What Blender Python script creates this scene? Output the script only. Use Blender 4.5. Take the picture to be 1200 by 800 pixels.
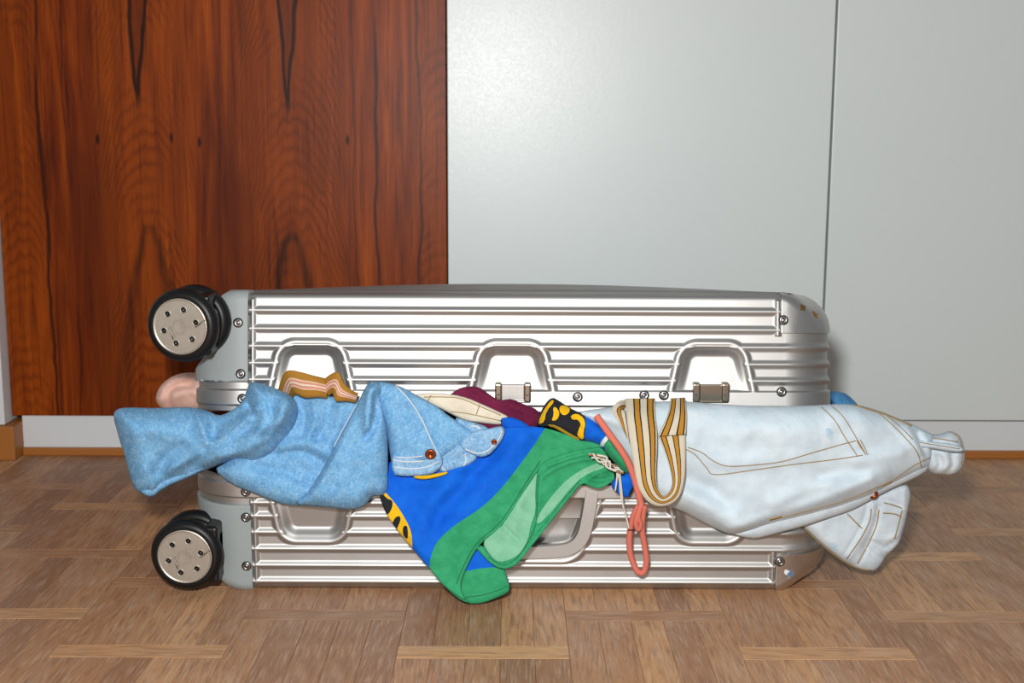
import bpy, math, random
import numpy as np
from mathutils import Vector, Matrix, noise
from mathutils.geometry import delaunay_2d_cdt

for o in list(bpy.data.objects): bpy.data.objects.remove(o)
scene = bpy.context.scene
COL = scene.collection
rnd = random.Random(7)

# ------------------------------------------------------------------ camera
PITCH, FPX, ROLL, DIST, HC = math.radians(9.6), 1520.0, math.radians(.2), 1.45, .541
FW = np.array([0, math.cos(PITCH), -math.sin(PITCH)])
_R0 = np.array([1., 0, 0]); _U0 = np.array([0, math.sin(PITCH), math.cos(PITCH)])
RT = _R0*math.cos(ROLL) + _U0*math.sin(ROLL)
UP = -_R0*math.sin(ROLL) + _U0*math.cos(ROLL)
CAM = np.array([0, -DIST, HC])
cd = bpy.data.cameras.new('camera'); cam = bpy.data.objects.new('camera', cd); COL.objects.link(cam)
cam.matrix_world = Matrix(((RT[0], UP[0], -FW[0], CAM[0]), (RT[1], UP[1], -FW[1], CAM[1]),
                           (RT[2], UP[2], -FW[2], CAM[2]), (0, 0, 0, 1)))
cd.sensor_width = 36; cd.lens = FPX/1200*36; cd.clip_start = .02
cd.dof.use_dof = True; cd.dof.focus_distance = 1.47; cd.dof.aperture_fstop = 9
scene.camera = cam

# ------------------------------------------------------------------ light
w = bpy.data.worlds.new('room_ambient'); scene.world = w; w.use_nodes = True
bg = w.node_tree.nodes['Background']
bg.inputs[0].default_value = (.93, .97, 1, 1); bg.inputs[1].default_value = .25
ld = bpy.data.lights.new('camera_flash', 'AREA'); ld.shape = 'DISK'; ld.size = .09; ld.energy = 26.5
ld.color = (1, .985, .965)
lo = bpy.data.objects.new('camera_flash', ld); COL.objects.link(lo)
lo.location = (-.075, -1.46, .70)
lo.rotation_euler = (Vector((0, .25, .24)) - Vector(lo.location)).to_track_quat('-Z', 'Y').to_euler()
vs = scene.view_settings
vs.view_transform = 'Standard'; vs.look = 'None'; vs.gamma = 1; vs.exposure = 0; vs.use_curve_mapping = False

# ------------------------------------------------------------------ helpers
def ray(px, py):
    px = np.asarray(px, float)[..., None]; py = np.asarray(py, float)[..., None]
    return FW + RT*(px-600)/FPX + UP*(400-py)/FPX
def P(px, py, Y):                       # pixel -> point on the upright plane at depth Y
    d = ray(px, py); t = (np.asarray(Y, float) - CAM[1])/d[..., 1]
    return CAM + d*t[..., None]
def sstep(a, b, x):
    t = np.clip((np.asarray(x, float)-a)/(b-a), 0, 1); return t*t*(3-2*t)
def lin(h):
    h = h.lstrip('#'); r = []
    for i in (0, 2, 4):
        c = int(h[i:i+2], 16)/255; r.append(c/12.92 if c <= .04045 else ((c+.055)/1.055)**2.4)
    return (*r, 1)

def mesh_obj(name, verts, faces, mat, parent=None, smooth=True, uv=None, mids=None):
    me = bpy.data.meshes.new(name)
    me.from_pydata([tuple(map(float, v)) for v in verts], [], [tuple(int(i) for i in f) for f in faces])
    mats = mat if isinstance(mat, (list, tuple)) else [mat]
    for m in mats: me.materials.append(m)
    if smooth: me.polygons.foreach_set('use_smooth', [True]*len(me.polygons))
    if mids is not None: me.polygons.foreach_set('material_index', list(map(int, mids)))
    if uv is not None:
        l = me.uv_layers.new(name='UVMap')
        idx = np.empty(len(me.loops), int); me.loops.foreach_get('vertex_index', idx)
        l.data.foreach_set('uv', np.asarray(uv, float)[idx].ravel())
    me.update()
    o = bpy.data.objects.new(name, me); COL.objects.link(o)
    if parent is not None: o.parent = parent
    return o
def fix_normals(o):
    import bmesh
    bm = bmesh.new(); bm.from_mesh(o.data); bmesh.ops.recalc_face_normals(bm, faces=bm.faces); bm.to_mesh(o.data); bm.free()
    return o
def thing(name, label, cat, loc=(0, 0, 0), group=None):
    o = bpy.data.objects.new(name, None); COL.objects.link(o); o.location = loc
    o.empty_display_size = .05
    return tag(o, label, cat, group)
def tag(o, label, cat=None, group=None, kind=None):
    o['label'] = label
    if cat: o['category'] = cat
    if group: o['group'] = group
    if kind: o['kind'] = kind
    return o
def struct(o, label, cat):
    return tag(o, label, cat, kind='structure')
def adopt(child, parent):               # keep world place under an Empty with a location
    child.parent = parent
    child.matrix_parent_inverse = Matrix.Translation(parent.location).inverted()
    return child

def box(name, x0, x1, y0, y1, z0, z1, mat, parent=None, bev=0.0):
    c = [(x, y, z) for x in (x0, x1) for y in (y0, y1) for z in (z0, z1)]
    f = [(0, 1, 3, 2), (4, 6, 7, 5), (0, 4, 5, 1), (2, 3, 7, 6), (0, 2, 6, 4), (1, 5, 7, 3)]
    o = mesh_obj(name, c, f, mat, parent, smooth=False)
    if bev:
        m = o.modifiers.new('bevel', 'BEVEL'); m.width = bev; m.segments = 3
    return o
def catmull(pts, n=6, closed=False):
    pts = np.asarray(pts, float); N = len(pts); out = []
    rng = N if closed else N-1
    for i in range(rng):
        if closed: a, b, c, d = pts[(i-1) % N], pts[i], pts[(i+1) % N], pts[(i+2) % N]
        else: a, b, c, d = pts[max(i-1, 0)], pts[i], pts[i+1], pts[min(i+2, N-1)]
        for k in range(n):
            t = k/n
            out.append(.5*((2*b)+(-a+c)*t+(2*a-5*b+4*c-d)*t*t+(-a+3*b-3*c+d)*t**3))
    if not closed: out.append(pts[-1])
    return np.array(out)
def tube(name, pts, r, mat, parent=None, n=5, sides=8, closed=False, smooth_path=True):
    p = catmull(pts, n, closed) if smooth_path else np.asarray(pts, float)
    N = len(p); V = []; F = []
    up = np.array([.13, -.9, .4])
    for i in range(N):
        if closed: t = p[(i+1) % N]-p[(i-1) % N]
        else: t = p[min(i+1, N-1)]-p[max(i-1, 0)]
        t = t/(np.linalg.norm(t)+1e-12)
        a = up-t*np.dot(up, t); a /= np.linalg.norm(a)+1e-12; b = np.cross(t, a)
        rr = r[i*len(r)//N] if isinstance(r, (list, tuple)) else r
        for k in range(sides):
            q = 2*math.pi*k/sides; V.append(p[i]+rr*(math.cos(q)*a+math.sin(q)*b))
    for i in range(N if closed else N-1):
        for k in range(sides):
            j = (i+1) % N
            F.append((i*sides+k, i*sides+(k+1) % sides, j*sides+(k+1) % sides, j*sides+k))
    if not closed:
        F.append(tuple(range(sides))[::-1]); F.append(tuple((N-1)*sides+k for k in range(sides)))
    return V, F
def tube_obj(name, pts, r, mat, parent=None, **k):
    V, F = tube(name, pts, r, mat, parent, **k)
    return fix_normals(mesh_obj(name, V, F, mat, parent))
def join_vf(parts):
    V = []; F = []
    for v, f in parts:
        o = len(V); V += list(v); F += [tuple(i+o for i in q) for q in f]
    return V, F
def lathe(profile, sides=48):           # profile of (radius, axial) about Y, axial = +Y
    V = []; F = []
    for r, a in profile:
        for k in range(sides):
            q = 2*math.pi*k/sides; V.append((r*math.cos(q), a, r*math.sin(q)))
    n = len(profile)
    for i in range(n-1):
        for k in range(sides):
            j = (k+1) % sides
            F.append((i*sides+k, i*sides+j, (i+1)*sides+j, (i+1)*sides+k))
    return V, F

# ------------------------------------------------------------------ materials
class NT:
    def __init__(s, name):
        s.m = bpy.data.materials.new(name); s.m.use_nodes = True; s.t = s.m.node_tree
        s.b = s.t.nodes['Principled BSDF']
    def n(s, ty, **k):
        x = s.t.nodes.new(ty)
        for a, v in k.items(): setattr(x, a, v)
        return x
    def l(s, a, b): s.t.links.new(a, b)
    def put(s, sock, v):
        if hasattr(v, 'is_output'): s.l(v, sock)
        else: sock.default_value = v
    def math(s, op, a, b=0.0, c=0.0, clamp=False):
        x = s.n('ShaderNodeMath', operation=op, use_clamp=clamp)
        s.put(x.inputs[0], a); s.put(x.inputs[1], b); s.put(x.inputs[2], c); return x.outputs[0]
    def coord(s, kind='Object'):
        return s.n('ShaderNodeTexCoord').outputs[kind]
    def mapping(s, v, scale=(1, 1, 1), loc=(0, 0, 0), rot=(0, 0, 0)):
        x = s.n('ShaderNodeMapping'); s.l(v, x.inputs[0])
        x.inputs['Scale'].default_value = scale; x.inputs['Location'].default_value = loc
        x.inputs['Rotation'].default_value = rot; return x.outputs[0]
    def noise(s, v, scale=5, detail=3, rough=.55, dist=0):
        x = s.n('ShaderNodeTexNoise'); s.l(v, x.inputs['Vector'])
        x.inputs['Scale'].default_value = scale; x.inputs['Detail'].default_value = detail
        x.inputs['Roughness'].default_value = rough; x.inputs['Distortion'].default_value = dist
        return x.outputs[0]
    def sep(s, v):
        x = s.n('ShaderNodeSeparateXYZ'); s.l(v, x.inputs[0]); return x.outputs
    def comb(s, a=0., b=0., c=0.):
        x = s.n('ShaderNodeCombineXYZ')
        for i, q in enumerate((a, b, c)): s.put(x.inputs[i], q)
        return x.outputs[0]
    def ramp(s, f, stops, mode='LINEAR'):
        x = s.n('ShaderNodeValToRGB'); s.put(x.inputs[0], f); e = x.color_ramp.elements
        x.color_ramp.interpolation = mode
        while len(e) < len(stops): e.new(.5)
        for k, (p, c) in enumerate(stops): e[k].position = p; e[k].color = c
        return x.outputs[0]
    def mix(s, f, a, b, mode='MIX'):
        x = s.n('ShaderNodeMix', data_type='RGBA', blend_type=mode)
        s.put(x.inputs[0], f); s.put(x.inputs[6], a); s.put(x.inputs[7], b); return x.outputs[2]
    def maprange(s, v, a, b, c=0., d=1., smooth=True):
        x = s.n('ShaderNodeMapRange'); x.interpolation_type = 'SMOOTHSTEP' if smooth else 'LINEAR'
        s.put(x.inputs[0], v)
        for i, q in enumerate((a, b, c, d)): s.put(x.inputs[i+1], q)
        return x.outputs[0]
    def bump(s, h, strength=.3, dist=.001):
        x = s.n('ShaderNodeBump'); s.l(h, x.inputs['Height'])
        x.inputs['Strength'].default_value = strength; x.inputs['Distance'].default_value = dist
        s.l(x.outputs[0], s.b.inputs['Normal']); return x
    def done(s, color=None, rough=None, metal=None, spec=None, **k):
        for key, v in (('Base Color', color), ('Roughness', rough), ('Metallic', metal), ('Specular IOR Level', spec)):
            if v is not None: s.put(s.b.inputs[key], v)
        for key, v in k.items(): s.put(s.b.inputs[key.replace('_', ' ')], v)
        return s.m

def plain(name, col, rough=.5, metal=0., spec=.5, grain=0.):
    t = NT(name)
    c = t.coord()
    nz = t.noise(c, 60, 4)
    colr = t.mix(t.math('MULTIPLY', nz, .25), lin(col), tuple(x*.72 for x in lin(col)[:3])+(1,))
    if grain: t.bump(t.noise(c, 900, 2), grain, .0004)
    return t.done(colr, rough, metal, spec)

def metal_mat():
    t = NT('ribbed_aluminium'); c = t.coord()
    streak = t.noise(t.mapping(c, (6, 60, 260)), 3, 4)
    blot = t.noise(c, 14, 5, .6)
    col = t.mix(blot, lin('#c4c3c1'), lin('#adaba8'))
    scr = t.noise(t.mapping(c, (14, 200, 420), rot=(0, .12, 0)), 4, 2)
    scr = t.maprange(scr, .68, .74)
    col = t.mix(t.math('MULTIPLY', scr, .35), col, lin('#a9a7a3'))
    r = t.math('ADD', t.math('MULTIPLY', blot, .12), t.math('ADD', .41, t.math('MULTIPLY', streak, .06)))
    t.bump(streak, .05, .0006)
    return t.done(col, r, 1.0)
def cap_mat(spots):
    t = NT('worn_corner_metal'); c = t.coord()
    blot = t.noise(c, 30, 4)
    col = t.mix(blot, lin('#d6d4d1'), lin('#bdbbb8'))
    n2 = t.noise(c, 260, 3, .6)
    chip = 0.
    for (p, r, hx) in spots:
        d = t.n('ShaderNodeVectorMath', operation='DISTANCE'); t.l(c, d.inputs[0]); d.inputs[1].default_value = p
        dd = t.math('ADD', d.outputs['Value'], t.math('MULTIPLY', t.math('SUBTRACT', n2, .5), .014))
        m = t.maprange(dd, r*.7, r*.95, 1, 0); chip = t.math('MAXIMUM', chip, m)
        col = t.mix(m, col, lin(hx))
    t.bump(t.noise(c, 22, 2), .35, .004)
    return t.done(col, t.math('ADD', .27, t.math('ADD', t.math('MULTIPLY', blot, .16), t.math('MULTIPLY', chip, .4))), t.math('SUBTRACT', 1., chip))

def cloth_mat(name, c1, c2, c3=None, weave=1400, mott=90, rough=.85, bump=.35, stretch=(1, 1, 1), wrinkle=.35):
    t = NT(name); uv = t.coord('UV')
    a = t.noise(t.mapping(uv, stretch), mott, 5, .65)
    b = t.noise(uv, 14, 3)
    f = t.maprange(t.math('ADD', t.math('MULTIPLY', a, .7), t.math('MULTIPLY', b, .3)), .33, .67)
    col = t.mix(f, lin(c1), lin(c2))
    if c3:
        for an in (.45, -.85, 1.35, -.2):
            g = t.noise(t.mapping(t.mapping(uv, rot=(0, 0, an)), (1, .2, 1)), 520, 2, .6, 1.8)
            col = t.mix(t.math('MULTIPLY', t.maprange(g, .52, .70), .5), col, lin(c3))
        g = t.noise(t.mapping(t.mapping(uv, rot=(0, 0, -.5)), (1, .3, 1)), 420, 3, .7, 1.2)
        col = t.mix(t.math('MULTIPLY', t.maprange(g, .54, .68), .35), col, tuple(.7*q for q in lin(c1)[:3])+(1,))
    wv = t.noise(uv, weave, 2, .5)
    b1 = t.bump(wv, bump, .0006)
    wr = t.noise(t.mapping(t.mapping(uv, rot=(0, 0, .7)), (1, .45, 1)), 42, 3, .5, .8)
    b2 = t.n('ShaderNodeBump'); t.l(wr, b2.inputs['Height']); b2.inputs['Strength'].default_value = wrinkle; b2.inputs['Distance'].default_value = .008
    t.l(b2.outputs[0], b1.inputs['Normal'])
    return t.done(col, rough, 0, .12, Sheen_Weight=.03)

def stripe_mat(name, stops, grain=.3):
    t = NT(name); uv = t.coord('UV'); v = t.sep(uv)[1]
    wob = t.math('MULTIPLY', t.math('SUBTRACT', t.noise(t.mapping(uv, (30, 2, 1)), 3, 2), .5), .03)
    col = t.ramp(t.math('ADD', v, wob), [(p, lin(c)) for p, c in stops], 'CONSTANT')
    nz = t.noise(uv, 30, 3)
    col = t.mix(t.math('MULTIPLY', nz, .3), col, lin('#3a3226'), 'MULTIPLY')
    t.bump(t.noise(t.mapping(uv, (900, 30, 1)), 1, 2), grain, .0005)
    return t.done(col, .8, 0, .2)

def plank_mat():
    t = NT('oiled_oak'); uv = t.coord('UV')
    a = t.n('ShaderNodeAttribute'); a.attribute_name = 'tone'; tone = a.outputs['Fac']
    v = t.mapping(uv, (1, .1, 1))
    g1 = t.noise(v, 230, 4, .6, .5)
    g2 = t.noise(t.mapping(uv, (1, .05, 1)), 420, 3, .6)
    big = t.noise(t.mapping(uv, (1, .3, 1)), 22, 3, .6, 1.2)
    base = t.ramp(tone, [(0, lin('#90674a')), (.3, lin('#a87a56')), (.55, lin('#b58760')), (.8, lin('#c89666')), (1, lin('#d9a86f'))])
    col = t.mix(t.math('MULTIPLY', t.maprange(g1, .42, .72), .8), base, lin('#85614a'))
    col = t.mix(t.math('MULTIPLY', t.maprange(g2, .50, .64), .34), col, lin('#cdb49c'))
    col = t.mix(t.math('MULTIPLY', t.maprange(big, .5, .75), .3), col, lin('#bfa289'))
    t.bump(g2, .12, .0006)
    r = t.math('ADD', .36, t.math('MULTIPLY', g1, .16))
    return t.done(col, r, 0, .35)

def rosewood_mat():
    # object space of the door: x 0 = its left edge, z 0 = floor
    t = NT('rosewood_veneer'); c = t.coord(); x, y, z = t.sep(c)
    wob = t.noise(t.mapping(c, (5, 1, 2.2)), 2.0, 3)
    wx = t.math('ADD', x, t.math('MULTIPLY', t.math('SUBTRACT', wob, .5), .035))
    # book-matched leaves of veneer, the figure repeats from leaf to leaf
    def leaf(cx, zc, half):
        u = t.math('SUBTRACT', wx, cx)
        dz = t.math('SUBTRACT', z, zc)
        # flame figure: ellipses stretched along the grain
        e = t.math('ADD', z, t.math('MULTIPLY', t.math('POWER', u, 2), 26))
        m = t.maprange(t.math('ABSOLUTE', u), half*.55, half*1.05, 1, 0)
        return u, dz, e, m
    fine = t.noise(t.mapping(c, (1, 1, .035)), 210, 4, .6)
    mid = t.noise(t.mapping(c, (1, 1, .06)), 46, 4, .62, .6)
    broad = t.noise(t.mapping(c, (1, 1, .16)), 9, 3, .6, .7)
    col = t.ramp(mid, [(.25, lin('#340e02')), (.42, lin('#702a03')), (.6, lin('#923f06')), (.8, lin('#b45a10'))])
    col = t.mix(t.math('MULTIPLY', t.maprange(broad, .42, .68), .75), col, lin('#501a04'))
    for (cx, zc, half) in ((.235, .505, .10), (.47, .495, .105), (.705, .36, .05), (.03, .45, .05)):
        u, dz, e, m = leaf(cx, zc, half)
        ringn = t.math('ADD', t.math('MULTIPLY', e, 260), t.math('MULTIPLY', t.math('ADD', t.math('MULTIPLY', mid, .6), t.math('MULTIPLY', broad, .9)), 22))
        ring = t.math('MULTIPLY', t.math('ADD', t.math('SINE', ringn), 1), .5)
        ring = t.math('MULTIPLY', t.math('POWER', ring, 2.2), m)
        col = t.mix(t.math('MULTIPLY', m, .35), col, lin('#964406'))
        ring = t.math('MULTIPLY', ring, t.maprange(t.noise(t.mapping(c, (1, 1, .5), loc=(cx, 0, 0)), 14, 2), .35, .65))
        col = t.mix(t.math('MULTIPLY', ring, .42), col, lin('#4c1704'))
    # dark heart streaks: V from above, arch from below, in each of the two leaves
    for (cx, zt, zb) in ((.2325, .58, .385), (.4655, .567, .375)):
        u = t.math('ABSOLUTE', t.math('SUBTRACT', wx, cx))
        up = t.math('SUBTRACT', z, zt)
        wV = t.math('ADD', t.math('MULTIPLY', t.math('MAXIMUM', up, 0.), .085), .001)
        line = t.maprange(t.math('ABSOLUTE', t.math('SUBTRACT', u, wV)), .0012, .0048, 1, 0)
        body = t.maprange(t.math('SUBTRACT', wV, u), -.001, .004)
        on = t.maprange(up, -.03, .01)
        col = t.mix(t.math('MULTIPLY', t.math('MULTIPLY', body, on), .4), col, lin('#4a1708'))
        col = t.mix(t.math('MULTIPLY', t.math('MULTIPLY', line, on), .92), col, lin('#1c0a05'))
        dn = t.math('SUBTRACT', zb, z)
        sq = t.math('SQRT', t.math('MAXIMUM', dn, 0.))
        wA = t.math('MULTIPLY', sq, .112)
        wi = t.math('MULTIPLY', t.math('SQRT', t.math('MAXIMUM', t.math('SUBTRACT', dn, .02), 0.)), .052)
        inA = t.maprange(t.math('SUBTRACT', wA, u), -.003, .010)
        outI = t.maprange(t.math('SUBTRACT', u, wi), -.004, .008)
        on = t.maprange(dn, 0., .012)
        fade = t.math('MULTIPLY', t.maprange(dn, .1, .3, 1, .3), t.maprange(mid, .3, .6, 1., .55))
        k = t.math('MULTIPLY', t.math('MULTIPLY', t.math('MULTIPLY', inA, outI), on), fade)
        col = t.mix(t.math('MULTIPLY', k, .95), col, lin('#200a04'))
    # single dark pores lines
    for (lx, wd, a) in ((.075, .0016, .8), (.60, .0016, .75), (.668, .0014, .6), (.775, .0016, .7), (.565, .001, .45), (.115, .001, .45)):
        d = t.math('ABSOLUTE', t.math('SUBTRACT', wx, lx))
        brk = t.maprange(t.noise(t.mapping(c, (1, 1, .4), loc=(lx*9, 0, 0)), 8, 2), .36, .52)
        col = t.mix(t.math('MULTIPLY', t.math('MULTIPLY', t.maprange(d, wd*.6, wd*2.4, 1, 0), brk), a), col, lin('#230b05'))
    for (kx, kz) in ((.162, .512), (.278, .515), (.322, .508), (.555, .512)):
        d = t.n('ShaderNodeVectorMath', operation='DISTANCE')
        t.l(t.mapping(c, (1, 0, .35)), d.inputs[0]); d.inputs[1].default_value = (kx, 0, kz*.35)
        col = t.mix(t.maprange(d.outputs['Value'], .001, .0045, .9, 0), col, lin('#1a0805'))
    col = t.mix(t.math('MULTIPLY', t.maprange(fine, .52, .7), .5), col, lin('#3b1206'))
    return t.done(col, .40, 0, .16)

def white_panel_mat(name, col='#d6dedd'):
    t = NT(name); c = t.coord()
    nz = t.noise(c, 300, 2); n2 = t.noise(c, 5, 3)
    t.bump(t.noise(c, 160, 2), .07, .0012)
    colr = t.mix(t.math('MULTIPLY', n2, .22), lin(col), tuple(x*.86 for x in lin(col)[:3])+(1,))
    return t.done(colr, t.math('ADD', .30, t.math('MULTIPLY', nz, .10)), 0, .50)

def hub_mat():
    t = NT('champagne_metal'); c = t.coord()
    col = t.mix(t.noise(c, 60, 4), lin('#c4beb2'), lin('#a8a196'))
    for an in (.5, 2.2):
        g = t.noise(t.mapping(t.mapping(c, rot=(0, an, 0)), (1, 1, .07)), 240, 2, .5, .4)
        col = t.mix(t.math('MULTIPLY', t.maprange(g, .68, .72), t.maprange(t.noise(c, 45, 2), .5, .6)), col, lin('#4a443c'))
    return t.done(col, .45, .7)
M = dict(
    metal=metal_mat(),
    grey_plastic=plain('grey_plastic', '#919999', .42, grain=.06), rubber=plain('black_rubber', '#0d0d0e', .42, spec=.35),
    black_plastic=plain('black_plastic', '#0b0b0c', .35, spec=.4), hub=hub_mat(),
    steel=plain('rivet_steel', '#8d8b89', .28, 1.), darksteel=plain('tarnished_steel', '#a39a8d', .30, 1.), screw=plain('dark_screw', '#1c1a18', .4, .8),
    lining=plain('dark_lining', '#33363a', .9), gap=plain('dark_gap', '#1d2022', .9),
    white=white_panel_mat('white_lacquer'), plinth=white_panel_mat('plinth_white', '#d9dddf'), rosewood=rosewood_mat(),
    trimwood=plain('orange_trim_wood', '#a5662a', .45), plank=plank_mat(), grout=plain('joint_dark', '#5a4232', .8),
    denim=cloth_mat('light_blue_denim', '#5490bf', '#6da3cb', '#9cc3de', mott=70),
    denim_hem=cloth_mat('washed_denim_hem', '#5f93bf', '#81acce', '#b2cee2', mott=60),
    thread_white=plain('pale_thread', '#c9d2d8', .8), thread_tan=plain('tan_thread', '#9a7e50', .8),
    copper=plain('copper_button', '#9a4d2a', .35, .8),
    pale=cloth_mat('bleached_denim', '#b9c9d3', '#c9d7df', None, mott=26, bump=.25),
    pale_in=cloth_mat('bleached_denim_inside', '#b7c4cd', '#c9d3d9', None, mott=40, bump=.25),
    pale_blue=cloth_mat('bleached_denim_blue', '#9fbdd3', '#bdd3e0', None, mott=120, bump=.25),
    blue=cloth_mat('cobalt_cloth', '#0856c2', '#0c63d2', None, mott=60, bump=.15, rough=.75),
    green=cloth_mat('green_cloth', '#27875a', '#379b6a', None, mott=70, bump=.2, rough=.78),
    lgreen=cloth_mat('pale_green_cloth', '#6eaa88', '#82ba9a', None, mott=60, bump=.2, rough=.8),
    yellow=cloth_mat('yellow_print', '#d8a712', '#e0b41c', None, mott=60, bump=.15),
    black=cloth_mat('black_print', '#1d1f23', '#26282d', None, mott=60, bump=.15),
    white_cloth=cloth_mat('white_band', '#ccd6d4', '#dbe2df', None, mott=60, bump=.15),
    maroon=cloth_mat('maroon_cloth', '#5c1834', '#6e2140', None, mott=80, bump=.2),
    cream=cloth_mat('cream_cotton', '#c9c0ab', '#d8d0be', None, mott=40, bump=.25),
    pink=cloth_mat('blush_cloth', '#d7ab9b', '#e3bcae', None, mott=50, bump=.3),
    bluecloth=cloth_mat('mid_blue_cloth', '#3f7fb3', '#5d98c6', None, mott=120, bump=.3),
    coral=cloth_mat('coral_cord', '#c46657', '#d27a69', None, mott=400, bump=.5),
    green_dark=plain('dark_green_thread', '#136a3a', .8),
    string=plain('white_string', '#cfc9bd', .8), string_brown=plain('brown_string', '#8a6b45', .8),
    strap=stripe_mat('striped_webbing', [(0, '#cfc6b2'), (.255, '#17130f'), (.30, '#b5812c'), (.455, '#17130f'), (.50, '#cfc6b2'),
                                         (.71, '#17130f'), (.755, '#b5812c'), (.90, '#17130f'), (.945, '#cfc6b2')]),
    ochre=stripe_mat('ochre_webbing', [(0, '#a4762c'), (.30, '#d8b39a'), (.37, '#c98a72'), (.45, '#e0cdbd'), (.53, '#c98a72'), (.61, '#d8b39a'), (.68, '#a4762c')]),
)

# ------------------------------------------------------------------ the room
YW = .615                                # front of the wall of doors
floor = struct(box('floor', -2.2, 2.2, -2.2, .75, -.05, -.004, M['grout']), 'brown oak parquet floor of short strips in offset ladder blocks', 'floor')
PW, SW, PER, X0 = .178, .031, .204, -.1177
SLOT = PW/5
planks = []
for k in range(-9, 10):
    xc = X0+(k+.5)*PW
    y_strip = -.180 if k % 2 == 0 else -.077
    for j in range(-9, 4):
        ys = y_strip+j*PER
        planks.append((xc, ys, True))
        for i in range(5):
            planks.append((X0+k*PW+(i+.5)*SLOT, ys+PER/2, False))
def plank_mesh(cross, tone, seed):
    L = PW if cross else PER-SW
    W = SW if cross else SLOT
    g = .00010; a, b = W/2-g, L/2-g; e = .00035
    V = [(-a, -b, -.006), (a, -b, -.006), (a, b, -.006), (-a, b, -.006),
         (-a, -b, -e), (a, -b, -e), (a, b, -e), (-a, b, -e),
         (-a+e, -b+e, 0), (a-e, -b+e, 0), (a-e, b-e, 0), (-a+e, b-e, 0)]
    F = [(8, 9, 10, 11)]+[(q, (q+1) % 4, (q+1) % 4+4, q+4) for q in range(4)]+[(q+4, (q+1) % 4+4, (q+1) % 4+8, q+8) for q in range(4)]
    r = random.Random(seed); ox, oy = r.random()*9, r.random()*9; sk = r.uniform(-.06, .06)
    uv = [(v[0]+ox+sk*v[1], v[1]+oy) for v in V]
    return V, F, uv, tone
def to_world(V, xc, yc, cross):
    return [((xc-v[1], yc+v[0], v[2]) if cross else (xc+v[0], yc+v[1], v[2])) for v in V]
def set_tone(me, vals):
    at = me.attributes.new('tone', 'FLOAT', 'POINT'); at.data.foreach_set('value', vals)
def tone_for():
    q = rnd.random()
    return min(1, max(0, rnd.gauss(.40, .24))) if q < .85 else rnd.uniform(.75, 1)
variants = {True: [], False: []}
for cross in (True, False):
    for s in range(22):
        tn = (s+.5)/22*(.80 if not cross else .80)+(.0 if not cross else .08)
        V, F, uv, tone = plank_mesh(cross, tn, s+100*cross)
        me = bpy.data.meshes.new('plank'); me.from_pydata(V, [], F); me.materials.append(M['plank'])
        lay = me.uv_layers.new(name='UVMap')
        for lp in me.loops: lay.data[lp.index].uv = uv[lp.vertex_index]
        set_tone(me, [tone]*len(V)); variants[cross].append(me)
def in_view(xc, yc):
    d = np.array([xc, yc, 0])-CAM; z = d@FW
    if z < .2: return -1
    u, v = 600+FPX*(d@RT)/z, 400-FPX*(d@UP)/z
    m = 60
    if not (-m < u < 1200+m and 520 < v < 800+m): return -1
    hidden = abs(xc) < .33 and .06 < yc < .5
    return 0 if hidden else v
scored = sorted([(in_view(x, y), i) for i, (x, y, c) in enumerate(planks)], reverse=True)
asparts = {i for s, i in scored[:300] if s > 0}
rest = []
for i, (xc, yc, cross) in enumerate(planks):
    if yc > .72: continue
    if i in asparts:
        o = bpy.data.objects.new('plank', variants[cross][min(21, int(tone_for()*22))]); COL.objects.link(o); o.parent = floor
        o.location = (xc, yc, 0)
        if cross: o.rotation_euler = (0, 0, math.pi/2)
        elif rnd.random() < .5: o.rotation_euler = (0, 0, math.pi)
    else:
        V, F, uv, tone = plank_mesh(cross, tone_for(), i+999)
        rest.append((to_world(V, xc, yc, cross), F, uv, tone))
V = []; F = []; UV = []; T = []
for v, f, u, tn in rest:
    o = len(V); V += v; F += [tuple(q+o for q in ff) for ff in f]; UV += u; T += [tn]*len(v)
ro = mesh_obj('plank_field', V, F, M['plank'], floor, smooth=False, uv=UV); set_tone(ro.data, T); ro['kind'] = 'stuff'

wall = struct(box('wall_back', -2.2, 2.2, YW+.03, YW+.1, 0, 2.4, M['gap']), 'dark gap of the wall behind the cupboard doors', 'wall')
dr = box('door_1', 0, .7105, -.018, .012, .0665, 2.1, M['rosewood'], bev=.0012)
dr.location = (-.815, YW+.018, 0)
struct(dr, 'glossy reddish brown rosewood cupboard door with dark flame grain', 'door')
d2 = struct(box('door_2', -.1025, .4995, YW, YW+.03, .0635, 2.1, M['white'], bev=.0015), 'pale grey white lacquered cupboard door next to the rosewood door', 'door')
d3 = struct(box('door_3', .5032, 2.2, YW+.001, YW+.031, .0635, 2.1, M['white'], bev=.0015), 'pale grey white cupboard door beyond the vertical seam', 'door')
tp = struct(box('trim_1', -.80, -.1035, YW+.004, YW+.03, 0, .0655, M['plinth']), 'white plinth board under the rosewood door', 'trim')
tp2 = struct(box('trim_2', -.1035, 2.2, YW+.004, YW+.03, 0, .0612, M['plinth']), 'white plinth board under the pale grey doors', 'trim')
struct(box('trim_3', -.80, 2.2, YW-.004, YW+.006, 0, .0130, M['trimwood'], bev=.002), 'thin orange brown wooden strip along the foot of the plinth', 'trim')
# left return: white door frame and wooden skirting
struct(box('trim_4', -.95, -.8165, YW-.028, YW+.03, .057, 2.1, M['plinth'], bev=.002), 'white upright door frame left of the rosewood door', 'trim')
struct(box('wall_left', -2.2, -.95, YW-.026, YW+.03, 0, 2.4, M['plinth']), 'plain white wall left of the white door frame', 'wall')
struct(box('baseboard_left', -2.2, -.800, YW-.036, YW+.03, 0, .0565, M['trimwood'], bev=.0025), 'orange brown wooden skirting block at the foot of the white door frame', 'baseboard')

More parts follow.
